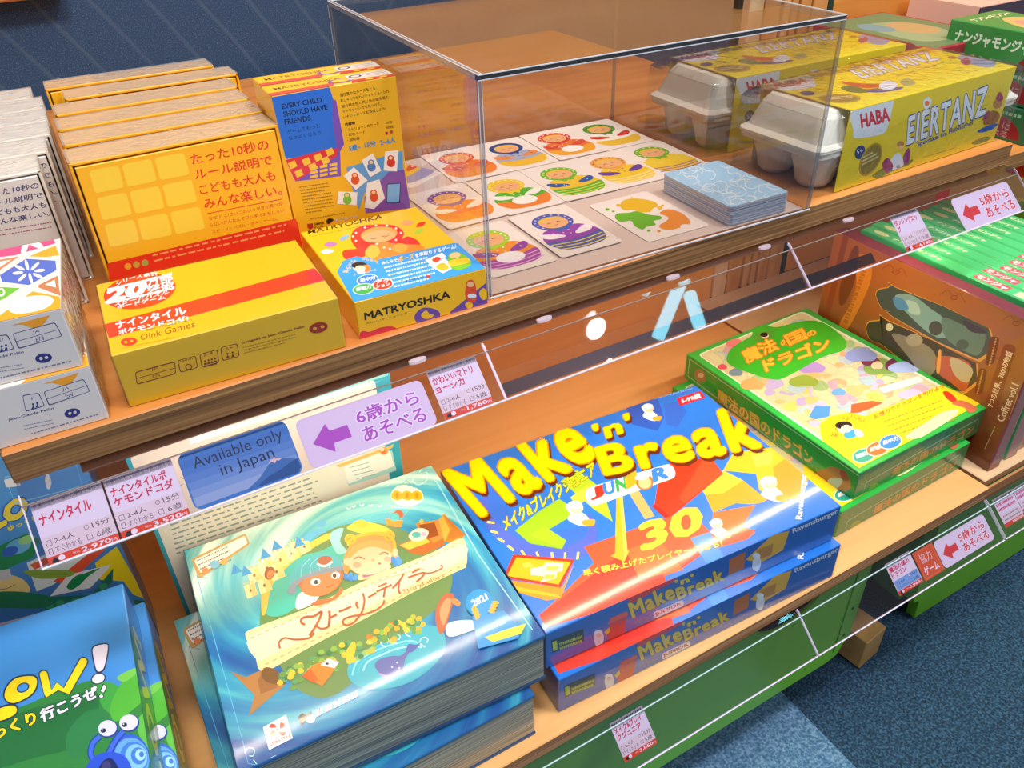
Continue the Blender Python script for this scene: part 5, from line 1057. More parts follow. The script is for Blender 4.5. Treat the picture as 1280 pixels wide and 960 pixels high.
    F.T('魔法の国のドラゴン', (822, 680), (1130, 510), (828, 648), '#e0983c', off=.04, out='#4c682c', outoff=.06); F.T('My Favourite Dragon', (905, 655), (1010, 602), (905, 646), '#a8c8b0') if 0 else F.words((905, 655), (1010, 602), (0, 0), 1, 8, '#a8c8b0')
    F.B([(735, 735), (745, 710), (765, 700), (780, 712), (778, 735), (755, 742)], '#98a830')
    for k in range(6): a = math.radians(200+k*28); F.L([(755+35*math.cos(a), 720+35*math.sin(a)), (755+50*math.cos(a), 720+50*math.sin(a))], 3, '#8aa03a')
b = MB(); b.box(0, 0, 0, HW_, HD_, HH_, pm('#1f9a3c', coat=.6), bev=.0009, mats=dict(top=pm('#2cb444', rough=.3, coat=.7), front=pm('#2f8c4c', rough=.35, coat=.6), left=pm('#25a52e', rough=.3, coat=.6)))
art_dragon(b)
hb = b.build('board_game_box', None, HL, .005); tag(hb, 'green puzzle board game box with yellow paper band, the upper one', 'board game box', 'green dragon game boxes')
film(hb, -.0005, -.0005, .0002, HW_+.0006, HD_+.0005, HH_+.0006, 33, .0007, skip=((2, False),), mat=SOFT)
q = dup(hb, H2L, .008); tag(q, 'green puzzle board game box underneath its twin, only its front side showing', 'board game box', 'green dragon game boxes')
# ================================================================== storybook game boxes
IW, ID, IH = .2559, .2498, .0604; IL = (.0997, -.1453, -H+IH+.0024); I2L = (.0836, -.1660, -H)
m_, nt_, bs_ = base_mat('painted_sea'); N = nt_.nodes; Lk = nt_.links
tc = N.new('ShaderNodeTexCoord'); sb = N.new('ShaderNodeVectorMath'); sb.operation = 'SUBTRACT'; sb.inputs[1].default_value = (.125, .135, 0)
Lk.new(tc.outputs['Object'], sb.inputs[0])
nz = N.new('ShaderNodeTexNoise'); nz.inputs['Scale'].default_value = 9; nz.inputs['Detail'].default_value = 4
sep = N.new('ShaderNodeSeparateXYZ'); Lk.new(sb.outputs[0], sep.inputs[0])
ln = N.new('ShaderNodeVectorMath'); ln.operation = 'LENGTH'; Lk.new(sb.outputs[0], ln.inputs[0])
r1 = N.new('ShaderNodeMath'); r1.operation = 'MULTIPLY'; r1.inputs[1].default_value = 26.; Lk.new(ln.outputs['Value'], r1.inputs[0])
vr = N.new('ShaderNodeVectorRotate'); vr.rotation_type = 'Z_AXIS'; Lk.new(sb.outputs[0], vr.inputs['Vector']); Lk.new(r1.outputs[0], vr.inputs['Angle'])
n2 = N.new('ShaderNodeTexNoise'); n2.inputs['Scale'].default_value = 13; n2.inputs['Detail'].default_value = 4; n2.inputs['Distortion'].default_value = .4; Lk.new(vr.outputs[0], n2.inputs['Vector'])
yy = N.new('ShaderNodeMath'); yy.operation = 'MULTIPLY'; yy.inputs[1].default_value = 1.7; Lk.new(sep.outputs['Y'], yy.inputs[0])
sm = N.new('ShaderNodeMath'); sm.operation = 'ADD'; Lk.new(n2.outputs['Fac'], sm.inputs[0]); Lk.new(yy.outputs[0], sm.inputs[1])
rp = N.new('ShaderNodeValToRGB'); e = rp.color_ramp.elements; e[0].position = .22; e[0].color = lin('#0c4f94'); e[1].position = .86; e[1].color = lin('#e6f2e4')
for p_, c_ in ((.36, '#156ca4'), (.47, '#268cb0'), (.58, '#4cacb8'), (.68, '#84c4be')): x = e.new(p_); x.color = lin(c_)
Lk.new(sm.outputs[0], rp.inputs['Fac']); Lk.new(rp.outputs['Color'], bs_.inputs['Base Color']); bs_.inputs['Roughness'].default_value = .35; bs_.inputs['Coat Weight'].default_value = .8; bs_.inputs['Coat Roughness'].default_value = .11
SEA = m_
# page edges printed on the sides: fine horizontal lines
m_, nt_, bs_ = base_mat('book_page_edges'); N = nt_.nodes; Lk = nt_.links
tc = N.new('ShaderNodeTexCoord'); mp = N.new('ShaderNodeMapping'); mp.inputs['Scale'].default_value = (5, 5, 700); n2 = N.new('ShaderNodeTexNoise'); n2.inputs['Scale'].default_value = 1; n2.inputs['Detail'].default_value = 5
rp = N.new('ShaderNodeValToRGB'); e = rp.color_ramp.elements; e[0].position = .38; e[0].color = lin('#6f6a58'); e[1].position = .66; e[1].color = lin('#d0c8a8'); x = e.new(.52); x.color = lin('#a8a088')
Lk.new(tc.outputs['Object'], mp.inputs['Vector']); Lk.new(mp.outputs['Vector'], n2.inputs['Vector']); Lk.new(n2.outputs['Fac'], rp.inputs['Fac']); Lk.new(rp.outputs['Color'], bs_.inputs['Base Color']); bs_.inputs['Roughness'].default_value = .4; bs_.inputs['Coat Weight'].default_value = .5
PAGES = m_
m_, nt_, bs_ = base_mat('book_page_edges_lit'); N = nt_.nodes; Lk = nt_.links  # brighter copy of the page edges, strong light painted into the colour
tc = N.new('ShaderNodeTexCoord'); mp = N.new('ShaderNodeMapping'); mp.inputs['Scale'].default_value = (4, 420, 4); n2 = N.new('ShaderNodeTexNoise'); n2.inputs['Scale'].default_value = 1; n2.inputs['Detail'].default_value = 5
rp = N.new('ShaderNodeValToRGB'); e = rp.color_ramp.elements; e[0].position = .38; e[0].color = lin('#dba860'); e[1].position = .66; e[1].color = lin('#fff2c8'); x = e.new(.52); x.color = lin('#f2d090')
Lk.new(tc.outputs['Object'], mp.inputs['Vector']); Lk.new(mp.outputs['Vector'], n2.inputs['Vector']); Lk.new(n2.outputs['Fac'], rp.inputs['Fac']); Lk.new(rp.outputs['Color'], bs_.inputs['Base Color']); bs_.inputs['Roughness'].default_value = .4; bs_.inputs['Coat Weight'].default_value = .5
PAGES_LIT = m_
def story_top(b):
    A = faceof(b, 'top', IW, ID, IH, [(299, 962), (682.5, 799.6), (534.6, 585), (230.4, 693)], v14, rough=.35, coat=.7)
    A.view = v14
    # fine border line with scrolls
    A.L([(92, 400), (60, 390), (200, 880), (215, 940), (300, 960)], 2.2, '#58b0d8', smooth=False); A.L([(740, 78), (775, 110), (905, 330), (1075, 560)], 2.5, '#a8e0e4')
    for q_ in ([(672, 105), (685, 92), (700, 95), (700, 108), (690, 108)], [(700, 108), (715, 118), (735, 112), (745, 98), (738, 88), (728, 95)], [(690, 85), (680, 75)], [(705, 80), (702, 68)], [(720, 80), (728, 70)], [(205, 910), (215, 895), (232, 900), (230, 918), (218, 918)], [(230, 930), (250, 950), (275, 930), (300, 920), (320, 935), (340, 930)]): A.L(q_, 2.5, '#b8e4e4', smooth=True)
    # island
    A.B([(250, 470), (255, 430), (300, 370), (370, 310), (440, 260), (520, 235), (600, 235), (680, 260), (760, 300), (820, 370), (810, 460), (740, 520), (640, 590), (530, 650), (520, 710), (440, 755), (360, 730), (320, 680), (270, 600), (245, 540)], '#5e8048')
    A.B([(262, 470), (300, 385), (365, 335), (420, 320), (470, 300), (500, 330), (420, 420), (330, 500), (270, 510)], '#3fae9c'); A.B([(250, 420), (265, 400), (310, 345), (380, 300), (440, 268), (470, 270), (400, 310), (330, 360), (280, 420), (262, 500), (250, 500)], '#d8b440')
    A.B([(450, 270), (490, 250), (480, 290), (500, 320), (470, 325)], '#8cd0c8'); A.B([(500, 250), (540, 230), (600, 240), (640, 262), (600, 275), (540, 265)], '#d8c040'); A.B([(520, 235), (545, 225), (565, 238), (545, 250)], '#f0b030')
    # castle
    for x, y, s in ((225, 395, 1.0), (262, 375, 1.15), (300, 350, 1.1), (335, 330, 1.0), (372, 310, .9), (255, 425, 1.), (215, 440, .9), (290, 385, 1.1), (345, 312, .8)):
        A.P([(x-20*s, y-18*s), (x+14*s, y-30*s), (x+26*s, y+8*s), (x-8*s, y+22*s)], '#e8c478'); A.P([(x-20*s, y-18*s), (x-4*s, y-24*s), (x+8*s, y+16*s), (x-8*s, y+22*s)], '#f2dc9c')
        for k in range(3): A.P([(x-19*s+k*12*s, y-20*s-k*4*s), (x-13*s+k*12*s, y-22*s-k*4*s), (x-15*s+k*12*s, y-30*s-k*4*s), (x-21*s+k*12*s, y-28*s-k*4*s)], '#e0b860')
        A.E(x+2*s, y-4*s, 4*s, 5*s, '#8a5a30')
    for x, y in ((190, 395), (245, 345), (278, 320), (160, 390), (345, 310)): A.P([(x, y), (x+6, y-34), (x+32, y-10)], '#3c8cc0')
    A.E(272, 385, 15, 20, '#8c4c28', 20); A.E(274, 388, 9, 14, '#c87838', 20)
    A.B([(370, 285), (400, 255), (440, 262), (410, 272), (385, 290)], '#58a8cc'); A.B([(405, 240), (425, 225), (440, 235), (425, 248)], '#58a8cc')
    for x, y in ((520, 188), (545, 184), (572, 184), (600, 186), (505, 194)): A.L([(x-6, y-4), (x, y), (x+7, y-5)], 2.5, '#ffffff')
    # balloon
    A.B([(635, 160), (640, 135), (665, 120), (700, 125), (728, 140), (730, 165), (700, 182), (660, 180)], '#f4e8d0'); 
    for x in (652, 683, 713): A.B([(x-17, 158), (x-14, 142), (x, 136), (x+15, 144), (x+17, 160), (x, 166)], '#f0a41c'); A.E(x, 151, 5, 9, '#e88010')
    A.L([(640, 178), (628, 225)], 1.5, '#b0a080'); A.L([(700, 182), (660, 228)], 1.5, '#b0a080'); A.L([(650, 135), (680, 105), (705, 130)], 1.5, '#5090a0')
    A.P([(617, 222), (672, 228), (664, 248), (622, 244)], '#e89028'); A.E(657, 208, 15, 13, '#c05828'); A.B([(635, 215), (650, 205), (660, 218), (650, 228), (636, 226)], '#4cb0b0')
    # treasure chest
    A.P([(710, 235), (780, 225), (800, 290), (735, 300)], '#c88038'); A.P([(720, 240), (768, 232), (782, 272), (735, 285)], '#8a4a20'); A.P([(780, 225), (800, 205), (828, 270), (800, 290)], '#e0a040'); A.P([(655, 300), (740, 270), (765, 295), (795, 280), (800, 300), (735, 330), (700, 328)], '#a86028'); A.P([(660, 302), (735, 275), (755, 292), (690, 315)], '#f0b840'); A.B([(688, 275), (705, 255), (730, 250), (750, 262), (735, 285), (705, 290)], '#dcd8c0'); A.E(712, 270, 14, 9, '#58b0a8'); A.E(735, 268, 9, 7, '#b8a8c8'); A.E(728, 230, 6, 7, '#e8b048')
    # ribbon banner
    A.P([(800, 290), (815, 255), (790, 205), (862, 270), (836, 300)], '#c07a28'); A.P([(795, 206), (822, 250), (806, 285), (865, 270)], '#a86a28')
    A.P([(272, 660), (205, 690), (162, 672), (232, 742), (215, 805), (260, 765), (320, 715), (322, 690)], '#a0703c'); A.P([(256, 672), (262, 700), (300, 705), (325, 700), (300, 720), (250, 740), (240, 700)], '#8a5c30')
    A.B([(204, 570), (225, 548), (370, 495), (520, 425), (620, 380), (760, 325), (850, 280), (868, 320), (866, 365), (845, 378), (700, 445), (560, 520), (420, 590), (320, 645), (275, 668), (245, 668), (230, 620)], '#f0cc90')
    A.B([(215, 572), (380, 505), (620, 395), (840, 300), (856, 345), (700, 420), (540, 500), (400, 570), (280, 625), (240, 640)], '#f6dcae')
    A.B([(250, 680), (262, 662), (290, 668), (310, 690), (322, 712), (290, 712), (262, 702)], '#6c4a28')
    dash = lambda p0, p1, n: [A.L([(p0[0]+(p1[0]-p0[0])*(i+.1)/n, p0[1]+(p1[1]-p0[1])*(i+.1)/n), (p0[0]+(p1[0]-p0[0])*(i+.6)/n, p0[1]+(p1[1]-p0[1])*(i+.6)/n)], 3, '#c08848') for i in range(n)]
    dash((215, 578), (840, 300), 28); dash((260, 655), (856, 362), 27)
    # hand-drawn title
    BR = '#a4563a'; A.view = v43
    for s_, w_ in (([(372, 885), (350, 872), (352, 850), (380, 838), (425, 835), (468, 808), (462, 840), (435, 895), (398, 950)], 15), ([(432, 885), (462, 908), (500, 905), (518, 888)], 13), ([(515, 802), (518, 845), (512, 892)], 15), ([(520, 845), (562, 826)], 14), ([(572, 808), (600, 800), (648, 778)], 14), ([(682, 748), (678, 768), (690, 792)], 14), ([(716, 700), (726, 745), (712, 810), (670, 868), (625, 890), (600, 880), (604, 855), (650, 838), (730, 825), (800, 800), (840, 765), (846, 742)], 13), ([(748, 726), (798, 698)], 13), ([(808, 662), (862, 640)], 12), ([(798, 692), (892, 650)], 13), ([(852, 668), (842, 726)], 13), ([(965, 582), (940, 625), (895, 672)], 13), ([(938, 628), (932, 680), (945, 705)], 13), ([(1014, 578), (1062, 556)], 12), ([(990, 608), (1085, 578), (1078, 602), (1040, 635)], 13), ([(1085, 580), (1130, 580), (1180, 562), (1202, 545), (1188, 533)], 10)):
        A.L(s_, w_, BR, smooth=True)
    A.view = v14
    A.L([(305, 608), (302, 590), (318, 577), (350, 582), (390, 578), (405, 562)], 6, BR, smooth=True); A.L([(585, 420), (630, 400), (680, 385), (720, 372), (740, 378)], 2.5, '#c89058', smooth=True)
    A.T('Storytailors', (676, 452), (802, 402), (668, 436), BR)
    # whirlpool and forest
    A.B([(505, 680), (520, 640), (570, 610), (650, 580), (720, 545), (790, 555), (800, 620), (750, 680), (680, 720), (590, 735), (525, 715)], '#2fa0b4')
    for k, c in enumerate(['#70ccd0', '#3cacbc', '#8cd8d4']): A.L([(520+k*16, 690-k*6), (535+k*16, 650), (590+k*10, 618+k*6), (650, 598+k*8), (700, 590+k*8), (740-k*5, 610)], 5, c, smooth=True)
    for x, y in ((615, 590), (650, 580), (690, 560), (735, 590)): A.L([(x+10, y+6), (x+14, y-4), (x+4, y-10), (x-8, y-4), (x-8, y+10), (x+6, y+18)], 2.5, '#c8ecdc', smooth=True)
    R = random.Random(8)
    for k in range(120):
        t = R.random(); x = 300+t*430+R.uniform(-12, 12); y = 690-t*180+R.uniform(-15, 55)*(1 if t > .1 else .4); 
        if 520 < x < 700 and y > 655-(x-520)*.5: continue
        A.B([(x-9, y+3), (x-4, y-7), (x+6, y-7), (x+10, y+3), (x, y+8)], R.choice(['#5c8c3c', '#7ca444', '#3c7448', '#a0a83c', '#e8a02c', '#4c9060', '#c8b440', '#e87828'] if x > 560 else ['#5c8c3c', '#7ca444', '#3c7448', '#86a850', '#4c9060', '#e0b030']), k=2)
    A.P([(370, 690), (400, 660), (450, 640), (480, 650), (455, 690), (430, 720), (400, 705)], '#e87828'); A.P([(425, 658), (448, 640), (480, 652), (466, 668)], '#f4f0e4'); A.P([(370, 690), (395, 668), (418, 700), (405, 712)], '#c05820'); A.E(445, 655, 5, 4, '#303840')
    A.B([(510, 605), (525, 590), (530, 610), (520, 650), (505, 655), (500, 625)], '#f0b030')
    # whale
    A.B([(588, 665), (600, 645), (640, 635), (665, 635), (690, 615), (700, 612), (680, 645), (672, 680), (645, 700), (610, 692)], '#4c5c9c'); A.B([(682, 622), (690, 600), (712, 602), (728, 595), (715, 612), (698, 625)], '#4458a0'); A.B([(600, 685), (640, 695), (668, 680), (640, 705), (612, 698)], '#8c8cc0')
    for x, y in ((640, 668), (655, 655), (662, 672)): A.E(x, y, 2.5, 2.5, '#e8e8f8')
    # ship
    A.B([(775, 490), (800, 450), (830, 455), (820, 500), (800, 560), (785, 570), (772, 530)], '#a85c3c'); A.B([(785, 500), (805, 465), (820, 470), (810, 515), (795, 545)], '#e08c60'); A.E(835, 475, 16, 9, '#d08048', 30); A.B([(810, 540), (880, 530), (930, 550), (890, 560), (815, 580)], '#d4ecec')
    # boy
    A.B([(355, 490), (365, 450), (395, 440), (430, 455), (470, 470), (470, 460), (500, 440), (500, 425), (480, 430), (430, 470)], '#f4e8d4') if 0 else None
    A.B([(352, 492), (358, 450), (392, 438), (420, 452), (395, 480)], '#f2e6cc'); A.B([(395, 478), (420, 465), (455, 460), (478, 440), (482, 428), (490, 440), (470, 462), (420, 482)], '#b86a40')
    A.E(425, 405, 68, 48, '#b8683c', -20); A.E(392, 442-40, 0, 0, BR) if 0 else None
    A.E(362, 408, 14, 15, '#b8683c'); A.E(425, 415, 60, 38, '#c47a48', -20)
    A.E(408, 412, 15, 11, '#fcfcf4', -10); A.E(468, 393, 13, 10, '#fcfcf4', -10); A.E(410, 413, 6, 7, '#4c3a28'); A.E(465, 394, 6, 7, '#4c3a28'); A.L([(440, 428), (452, 426), (462, 418)], 2.5, '#8c4c2c', smooth=True)
    A.B([(332, 430), (330, 400), (345, 370), (375, 345), (420, 330), (465, 335), (490, 355), (495, 372), (440, 378), (380, 395), (350, 420), (350, 440)], '#48acb8'); A.B([(326, 440), (340, 415), (375, 392), (430, 372), (495, 365), (500, 375), (430, 388), (380, 402), (352, 425), (350, 446), (335, 448)], '#7c8c9c')
    for k in range(4): A.L([(365+k*28, 398-k*9), (368+k*26, 370-k*8), (392+k*22, 342)], 2, '#7cccd0', smooth=True)
    A.E(435, 348, 22, 13, '#a05a3c', -8); A.L([(412, 358), (435, 366), (458, 352)], 6, '#d8ece8', smooth=True)
    # girl
    A.B([(500, 400), (490, 360), (500, 320), (530, 285), (580, 272), (620, 280), (645, 305), (655, 335), (640, 350), (520, 370)], '#d89044'); A.E(512, 285, 18, 16, '#f0a828'); A.E(512, 287, 9, 8, '#c87830'); A.E(630, 275, 17, 16, '#f0a828'); A.E(630, 277, 8, 8, '#c87830')
    A.L([(505, 305), (515, 285), (560, 270), (610, 268), (640, 285), (648, 320)], 9, '#f2ac28', smooth=True)
    A.B([(535, 405), (550, 380), (610, 360), (635, 365), (620, 385), (560, 405)], '#f0b890'); A.B([(553, 400), (555, 382), (600, 362), (622, 370), (600, 385)], '#e8607c')
    A.E(572, 345, 68, 46, '#f4bf98', -12); A.B([(505, 345), (510, 315), (550, 295), (590, 288), (630, 300), (645, 330), (620, 318), (580, 308), (540, 318)], '#dc9c50'); A.E(503, 352, 11, 12, '#f4bf98'); A.E(648, 325, 9, 12, '#f4bf98')
    A.L([(522, 345), (538, 338), (556, 345)], 3, '#8c4c2c', smooth=True); A.L([(600, 332), (614, 324), (628, 330)], 3, '#8c4c2c', smooth=True); A.E(532, 362, 13, 9, '#f09c80'); A.E(625, 345, 12, 8, '#f09c80'); A.E(580, 348, 5, 4, '#e8a078'); A.E(600, 358, 5, 3, '#c05040')
    for x, y in ((505, 395), (520, 400), (648, 345), (655, 355)): A.B([(x-11, y-9), (x+2, y), (x-3, y+12), (x-13, y+6)], '#3c80c0'); A.B([(x+11, y-11), (x-2, y), (x+5, y+9), (x+14, y+2)], '#4c90d0')
    # QR free notice label at the upper left
    A.RR((44, 345), (200, 268), (214, 300), (68, 402), .18, '#c8a058'); A.RR((52, 348), (198, 276), (207, 298), (74, 388), .18, '#f6f2ea'); A.words((60, 350), (150, 308), (5, 12), 4, 3.5, '#706858', 4); A.E(85, 378, 10, 9, '#e8884c'); A.E(112, 360, 14, 12, '#7cc0dc'); A.E(140, 352, 10, 9, '#f0a860')
    # emblem and publisher mark
    A.P([(258, 838), (325, 803), (345, 872), (276, 905)], '#f0ece8')
    for k in range(4):
        a = math.radians(90*k+20); cx, cy = 300, 846; A.B([(cx+26*math.cos(a), cy+22*math.sin(a)), (cx+28*math.cos(a+.5), cy+24*math.sin(a+.5)), (cx+18*math.cos(a+.9), cy+15*math.sin(a+.9)), (cx+12*math.cos(a+.3), cy+9*math.sin(a+.3))], '#dc4430'); A.E(cx+14*math.cos(a+.6), cy+11*math.sin(a+.6), 5, 4, '#dc4430')
    A.E(300, 846, 5, 4, '#e87838'); A.T('LIFESTYLE', (280, 893), (340, 866), (278, 885), '#d84838', off=.03)
    A.B([(360, 815), (372, 800), (385, 805), (400, 795), (398, 812), (382, 822), (372, 832)], '#141414'); A.B([(384, 818), (400, 805), (412, 812), (405, 828), (390, 828)], '#ecdfe4')
    for i in range(5):
        x, y = 412+i*26, 795-i*12; A.P([(x, y-2), (x+20, y-12), (x+22, y+6), (x+4, y+16)], '#e4e0ea')
        A.T('すごろくや'[i], (x+4, y+11), (x+19, y+3), (x+3, y-3), '#1c1430', off=.03)
def story_box(name):
    t = empty(name); w, d, h = IW, ID, IH; NV = pm('#123c6e', coat=.6)
    b = MB(); ov = .0012
    b.box(-ov, -ov, h-.0045, w+ov, d+ov, h, pm('#1a5c90', coat=.7), bev=.0008, mats=dict(top=SEA)); story_top(b); b.build('cover', t)
    b = MB(); b.box(.004, 0, .0032, w, d, h-.0046, PAGES, bev=.0004); b.build('page_block', t)
    b = MB(); b.box(-ov, -ov, 0, .0038, d+ov, h-.0046, NV, bev=.0006); b.box(.004, -ov, 0, w+ov, d+ov, .003, NV, bev=.0004); b.build('spine_and_back_cover', t)
    return t
sb_ = story_box('board_game_box'); place(sb_, IL, -.052)
tag(sb_, 'teal storybook shaped game box with two children over a parchment banner, the upper one', 'board game box', 'storybook game boxes')
q = dup(sb_, I2L, -.0); tag(q, 'teal storybook shaped game box underneath its twin, page edged side showing', 'board game box', 'storybook game boxes')
# award sticker printed disc on the upper cover
b = MB()
A = faceof(b, 'top', IW, ID, IH, [(299, 962), (682.5, 799.6), (534.6, 585), (230.4, 693)], v14, rough=.3, coat=.6); A.lay = 900
A.P([(885, 520), (985, 505), (1040, 560), (1030, 590), (905, 620)], '#2f8ccc'); A.P([(925, 585), (1000, 560), (1055, 545), (1040, 575), (950, 600)], '#e8d040') 
A.E(908, 480, 43, 41, '#1f8cc8', -15); A.T('2021', (890, 492), (935, 470), (882, 474), '#ffffff', off=.04)
for s_ in (-1, 1):
    for k in range(4): A.E(925+s_*22+k*4*s_, 515-s_*8-k*9, 11, 5, '#d8a030', -50 if s_ < 0 else 10)
A.T('KINDERSPIELE', (920, 572), (990, 543), (918, 562), '#c8e0f0')
b.build('award_sticker', sb_)
film(sb_, -.002, -.002, .0002, IW+.002, ID+.002, IH+.0012, 41, .0014, skip=((2, False), (0, False)), mat=SOFT)
# standing one, back to the viewer
w, h, d = .2476, .2498, .0604; SL = (.0934, .1095, -H)
t = empty('board_game_box', SL, -.0303); tag(t, 'teal storybook shaped game box standing on edge with its white text back to the viewer', 'board game box')
b = MB(); b.box(0, 0, 0, w, .0035, h+.0012, pm('#2aa3b4', coat=.5), bev=.0006)
A = faceof(b, 'front', w, .06, h, seen('front', w, .06, h, SL, -.0303), v30, rough=.35, coat=.5); A.uvmode = True
A.RR((.004, h-.003), (w-.016, h-.003), (w-.016, .004), (.004, .004), .03, '#eee4d0'); A.P([(.004, h-.0005), (w-.002, h-.0005), (w-.002, h-.004), (.004, h-.004)], '#8ee0d4')
A.uvmode = False; A.view = v26
A.RR((485, 770), (800, 655), (830, 790), (510, 895), .06, '#a8d4cc'); A.RR((478, 762), (785, 655), (815, 760), (510, 880), .06, '#f6f0e2'); A.T('・組み立て方', (520, 772), (650, 735), (516, 758), '#6a8a8a') if 0 else A.words((520, 770), (650, 735), (14, 26), 4, 5, '#7a9a98', 5)
A.P([(425, 755), (790, 625), (815, 610), (800, 640), (450, 770)], '#e8b85c'); A.E(745, 660, 30, 26, '#f0a040'); A.E(745, 668, 15, 14, '#e86a40'); A.E(735, 650, 14, 12, '#f0d8c0')
A.view = v16
for k in range(7): A.words((722+k*4-40, 372+k*19), (1290+k*6-20, 175+k*19), (0, 0), 1, 6, '#8c9c94', 20+k, ragged=.3)
for x, y in ((175, 50), (720, 205), (735, 180)): A.L([(x-14, y), (x, y+8), (x+14, y+4)], 3, '#a89880') if x > 200 else None
b.build('back_cover', t)
b = MB(); b.box(.0, .0036, 0, w, d-.0035, h-.001, PAGES_LIT, bev=.0005, mats=dict(left=PAGES, right=PAGES)); b.build('page_block', t)
b = MB(); b.box(0, d-.0034, 0, w, d, h+.0012, pm('#1f7fa8', coat=.6), bev=.0006); b.build('front_cover', t)
# ================================================================== snail race game, lower left
JW, JD, JH = .24, .24, .05; JL = (.0576-JW*math.cos(-.05)-.24*math.sin(.05)*1.0, -.176+.012, -H+2*JH+.0004)
def skymat(name, c0, c1, axis='Y', a=0., b_=.24, scale=14):
    m, nt, bs = base_mat(name); N = nt.nodes; L = nt.links; tc = N.new('ShaderNodeTexCoord'); sp = N.new('ShaderNodeSeparateXYZ'); L.new(tc.outputs['Object'], sp.inputs[0])
    mr = N.new('ShaderNodeMapRange'); mr.inputs[1].default_value = a; mr.inputs[2].default_value = b_; L.new(sp.outputs[axis], mr.inputs[0])
    nz = N.new('ShaderNodeTexNoise'); nz.inputs['Scale'].default_value = scale; L.new(tc.outputs['Object'], nz.inputs['Vector'])
    ad = N.new('ShaderNodeMath'); ad.operation = 'MULTIPLY_ADD'; ad.inputs[1].default_value = .3; L.new(nz.outputs['Fac'], ad.inputs[0]); L.new(mr.outputs[0], ad.inputs[2])
    rp = N.new('ShaderNodeValToRGB'); rp.color_ramp.elements[0].position = .15; rp.color_ramp.elements[0].color = lin(c0); rp.color_ramp.elements[1].position = 1.1 if 0 else 1.; rp.color_ramp.elements[1].color = lin(c1)
    L.new(ad.outputs[0], rp.inputs[0]); L.new(rp.outputs[0], bs.inputs['Base Color']); bs.inputs['Roughness'].default_value = .35; bs.inputs['Coat Weight'].default_value = .6; return m
def art_slow(b):
    A = faceof(b, 'top', JW, JD, JH, seen('top', JW, JD, JH, JL, -.05), v23, rough=.35, coat=.5)
    A.B([(-200, 660), (100, 600), (300, 520), (520, 440), (640, 445), (720, 470), (800, 380), (860, 340), (960, 400), (960, 1000), (-200, 1200)], '#2f7c3e')
    for pts, c in (([(560, 460), (660, 445), (720, 500), (700, 640), (620, 600), (590, 520)], '#3c9a44'), ([(660, 600), (720, 460), (800, 370), (870, 345), (880, 520), (760, 640), (690, 680)], '#4ca83c'), ([(820, 700), (850, 640), (905, 610), (925, 900), (860, 820)], '#58b048'), ([(-100, 800), (100, 640), (350, 560), (560, 500), (590, 620), (480, 820), (200, 900), (-50, 960)], '#236a3c'), ([(400, 760), (520, 620), (640, 620), (640, 720), (520, 860), (420, 900)], '#2a7848'), ([(700, 420), (760, 380), (850, 350), (760, 440)], '#6cb850')): A.B(pts, c)
    YE = '#e8d020'
    A.T('SLOW', (-330, 700), (465, 510), (-330, 440), YE, off=.10, out='#1c2c50', outoff=.128, res=3) if 0 else None
    O = lambda pts, c, w_=16, g='#203050': (A.L(pts, w_+14, g, smooth=True, k=7), A.L(pts, w_, c, smooth=True, k=7))
    A.B([(22, 545), (28, 480), (80, 420), (150, 400), (215, 405), (232, 450), (205, 515), (140, 560), (70, 580)], '#203050'); A.B([(30, 542), (38, 482), (85, 428), (150, 410), (208, 414), (222, 450), (198, 508), (138, 550), (75, 570)], YE); A.E(138, 478, 40, 28, '#203050', -25); A.E(138, 478, 32, 21, '#3c8ce0', -25)
    A.L([(262, 400), (290, 520), (345, 470), (400, 500), (500, 320)], 62, '#203050', k=6); A.L([(262, 400), (290, 520), (345, 470), (400, 500), (500, 320)], 46, YE)
    for x, y in ((262, 400), (500, 322)): A.E(x, y, 31, 30, '#203050'); A.E(x, y, 23, 22, YE)
    A.L([(262, 400), (290, 518)], 46, YE); A.L([(400, 498), (500, 322)], 46, YE)
    A.B([(-60, 640), (-20, 600), (60, 575), (108, 590), (100, 640), (30, 680), (-60, 700)], '#203050'); A.B([(-60, 648), (-15, 610), (60, 586), (98, 598), (92, 635), (30, 668), (-60, 688)], YE)
    A.B([(548, 250), (575, 220), (640, 210), (655, 240), (640, 330), (620, 380), (578, 388), (560, 330)], '#203050'); A.B([(556, 252), (580, 228), (636, 218), (647, 240), (632, 328), (614, 372), (584, 378), (568, 328)], '#dcd8ea'); A.E(590, 424, 46, 34, '#203050', -20); A.E(590, 424, 38, 27, '#dcd8ea', -20)
    A.T('ゆっくり', (-120, 830), (222, 690), (-140, 760), YE, off=.05, out='#182c30', outoff=.10); A.T('行こうぜ', (252, 686), (590, 535), (238, 615), '#e4e4f0', off=.05, out='#182c40', outoff=.10); A.L([(632, 462), (612, 508)], 32, '#182c40'); A.L([(632, 466), (613, 504)], 20, '#e4e4f0'); A.E(608, 530, 17, 14, '#182c40'); A.E(608, 530, 11, 9, '#e4e4f0')
    # snail
    A.E(780, 900, 120, 145, '#2c58c8', -10); A.E(790, 905, 105, 128, '#5c9cdc', -10); A.E(805, 900, 84, 100, '#3c78d0', -10); A.E(818, 895, 66, 78, '#78b8e4', -10); A.E(830, 888, 44, 52, '#3c78d0', -10); A.E(842, 882, 30, 34, '#9cd0ec', -10); A.E(850, 878, 15, 17, '#3c78d0')
    O([(585, 940), (545, 880), (560, 810), (600, 770)], '#3c64d8', 26, '#1c3898'); O([(640, 900), (690, 800), (740, 740)], '#3c64d8', 26, '#1c3898')
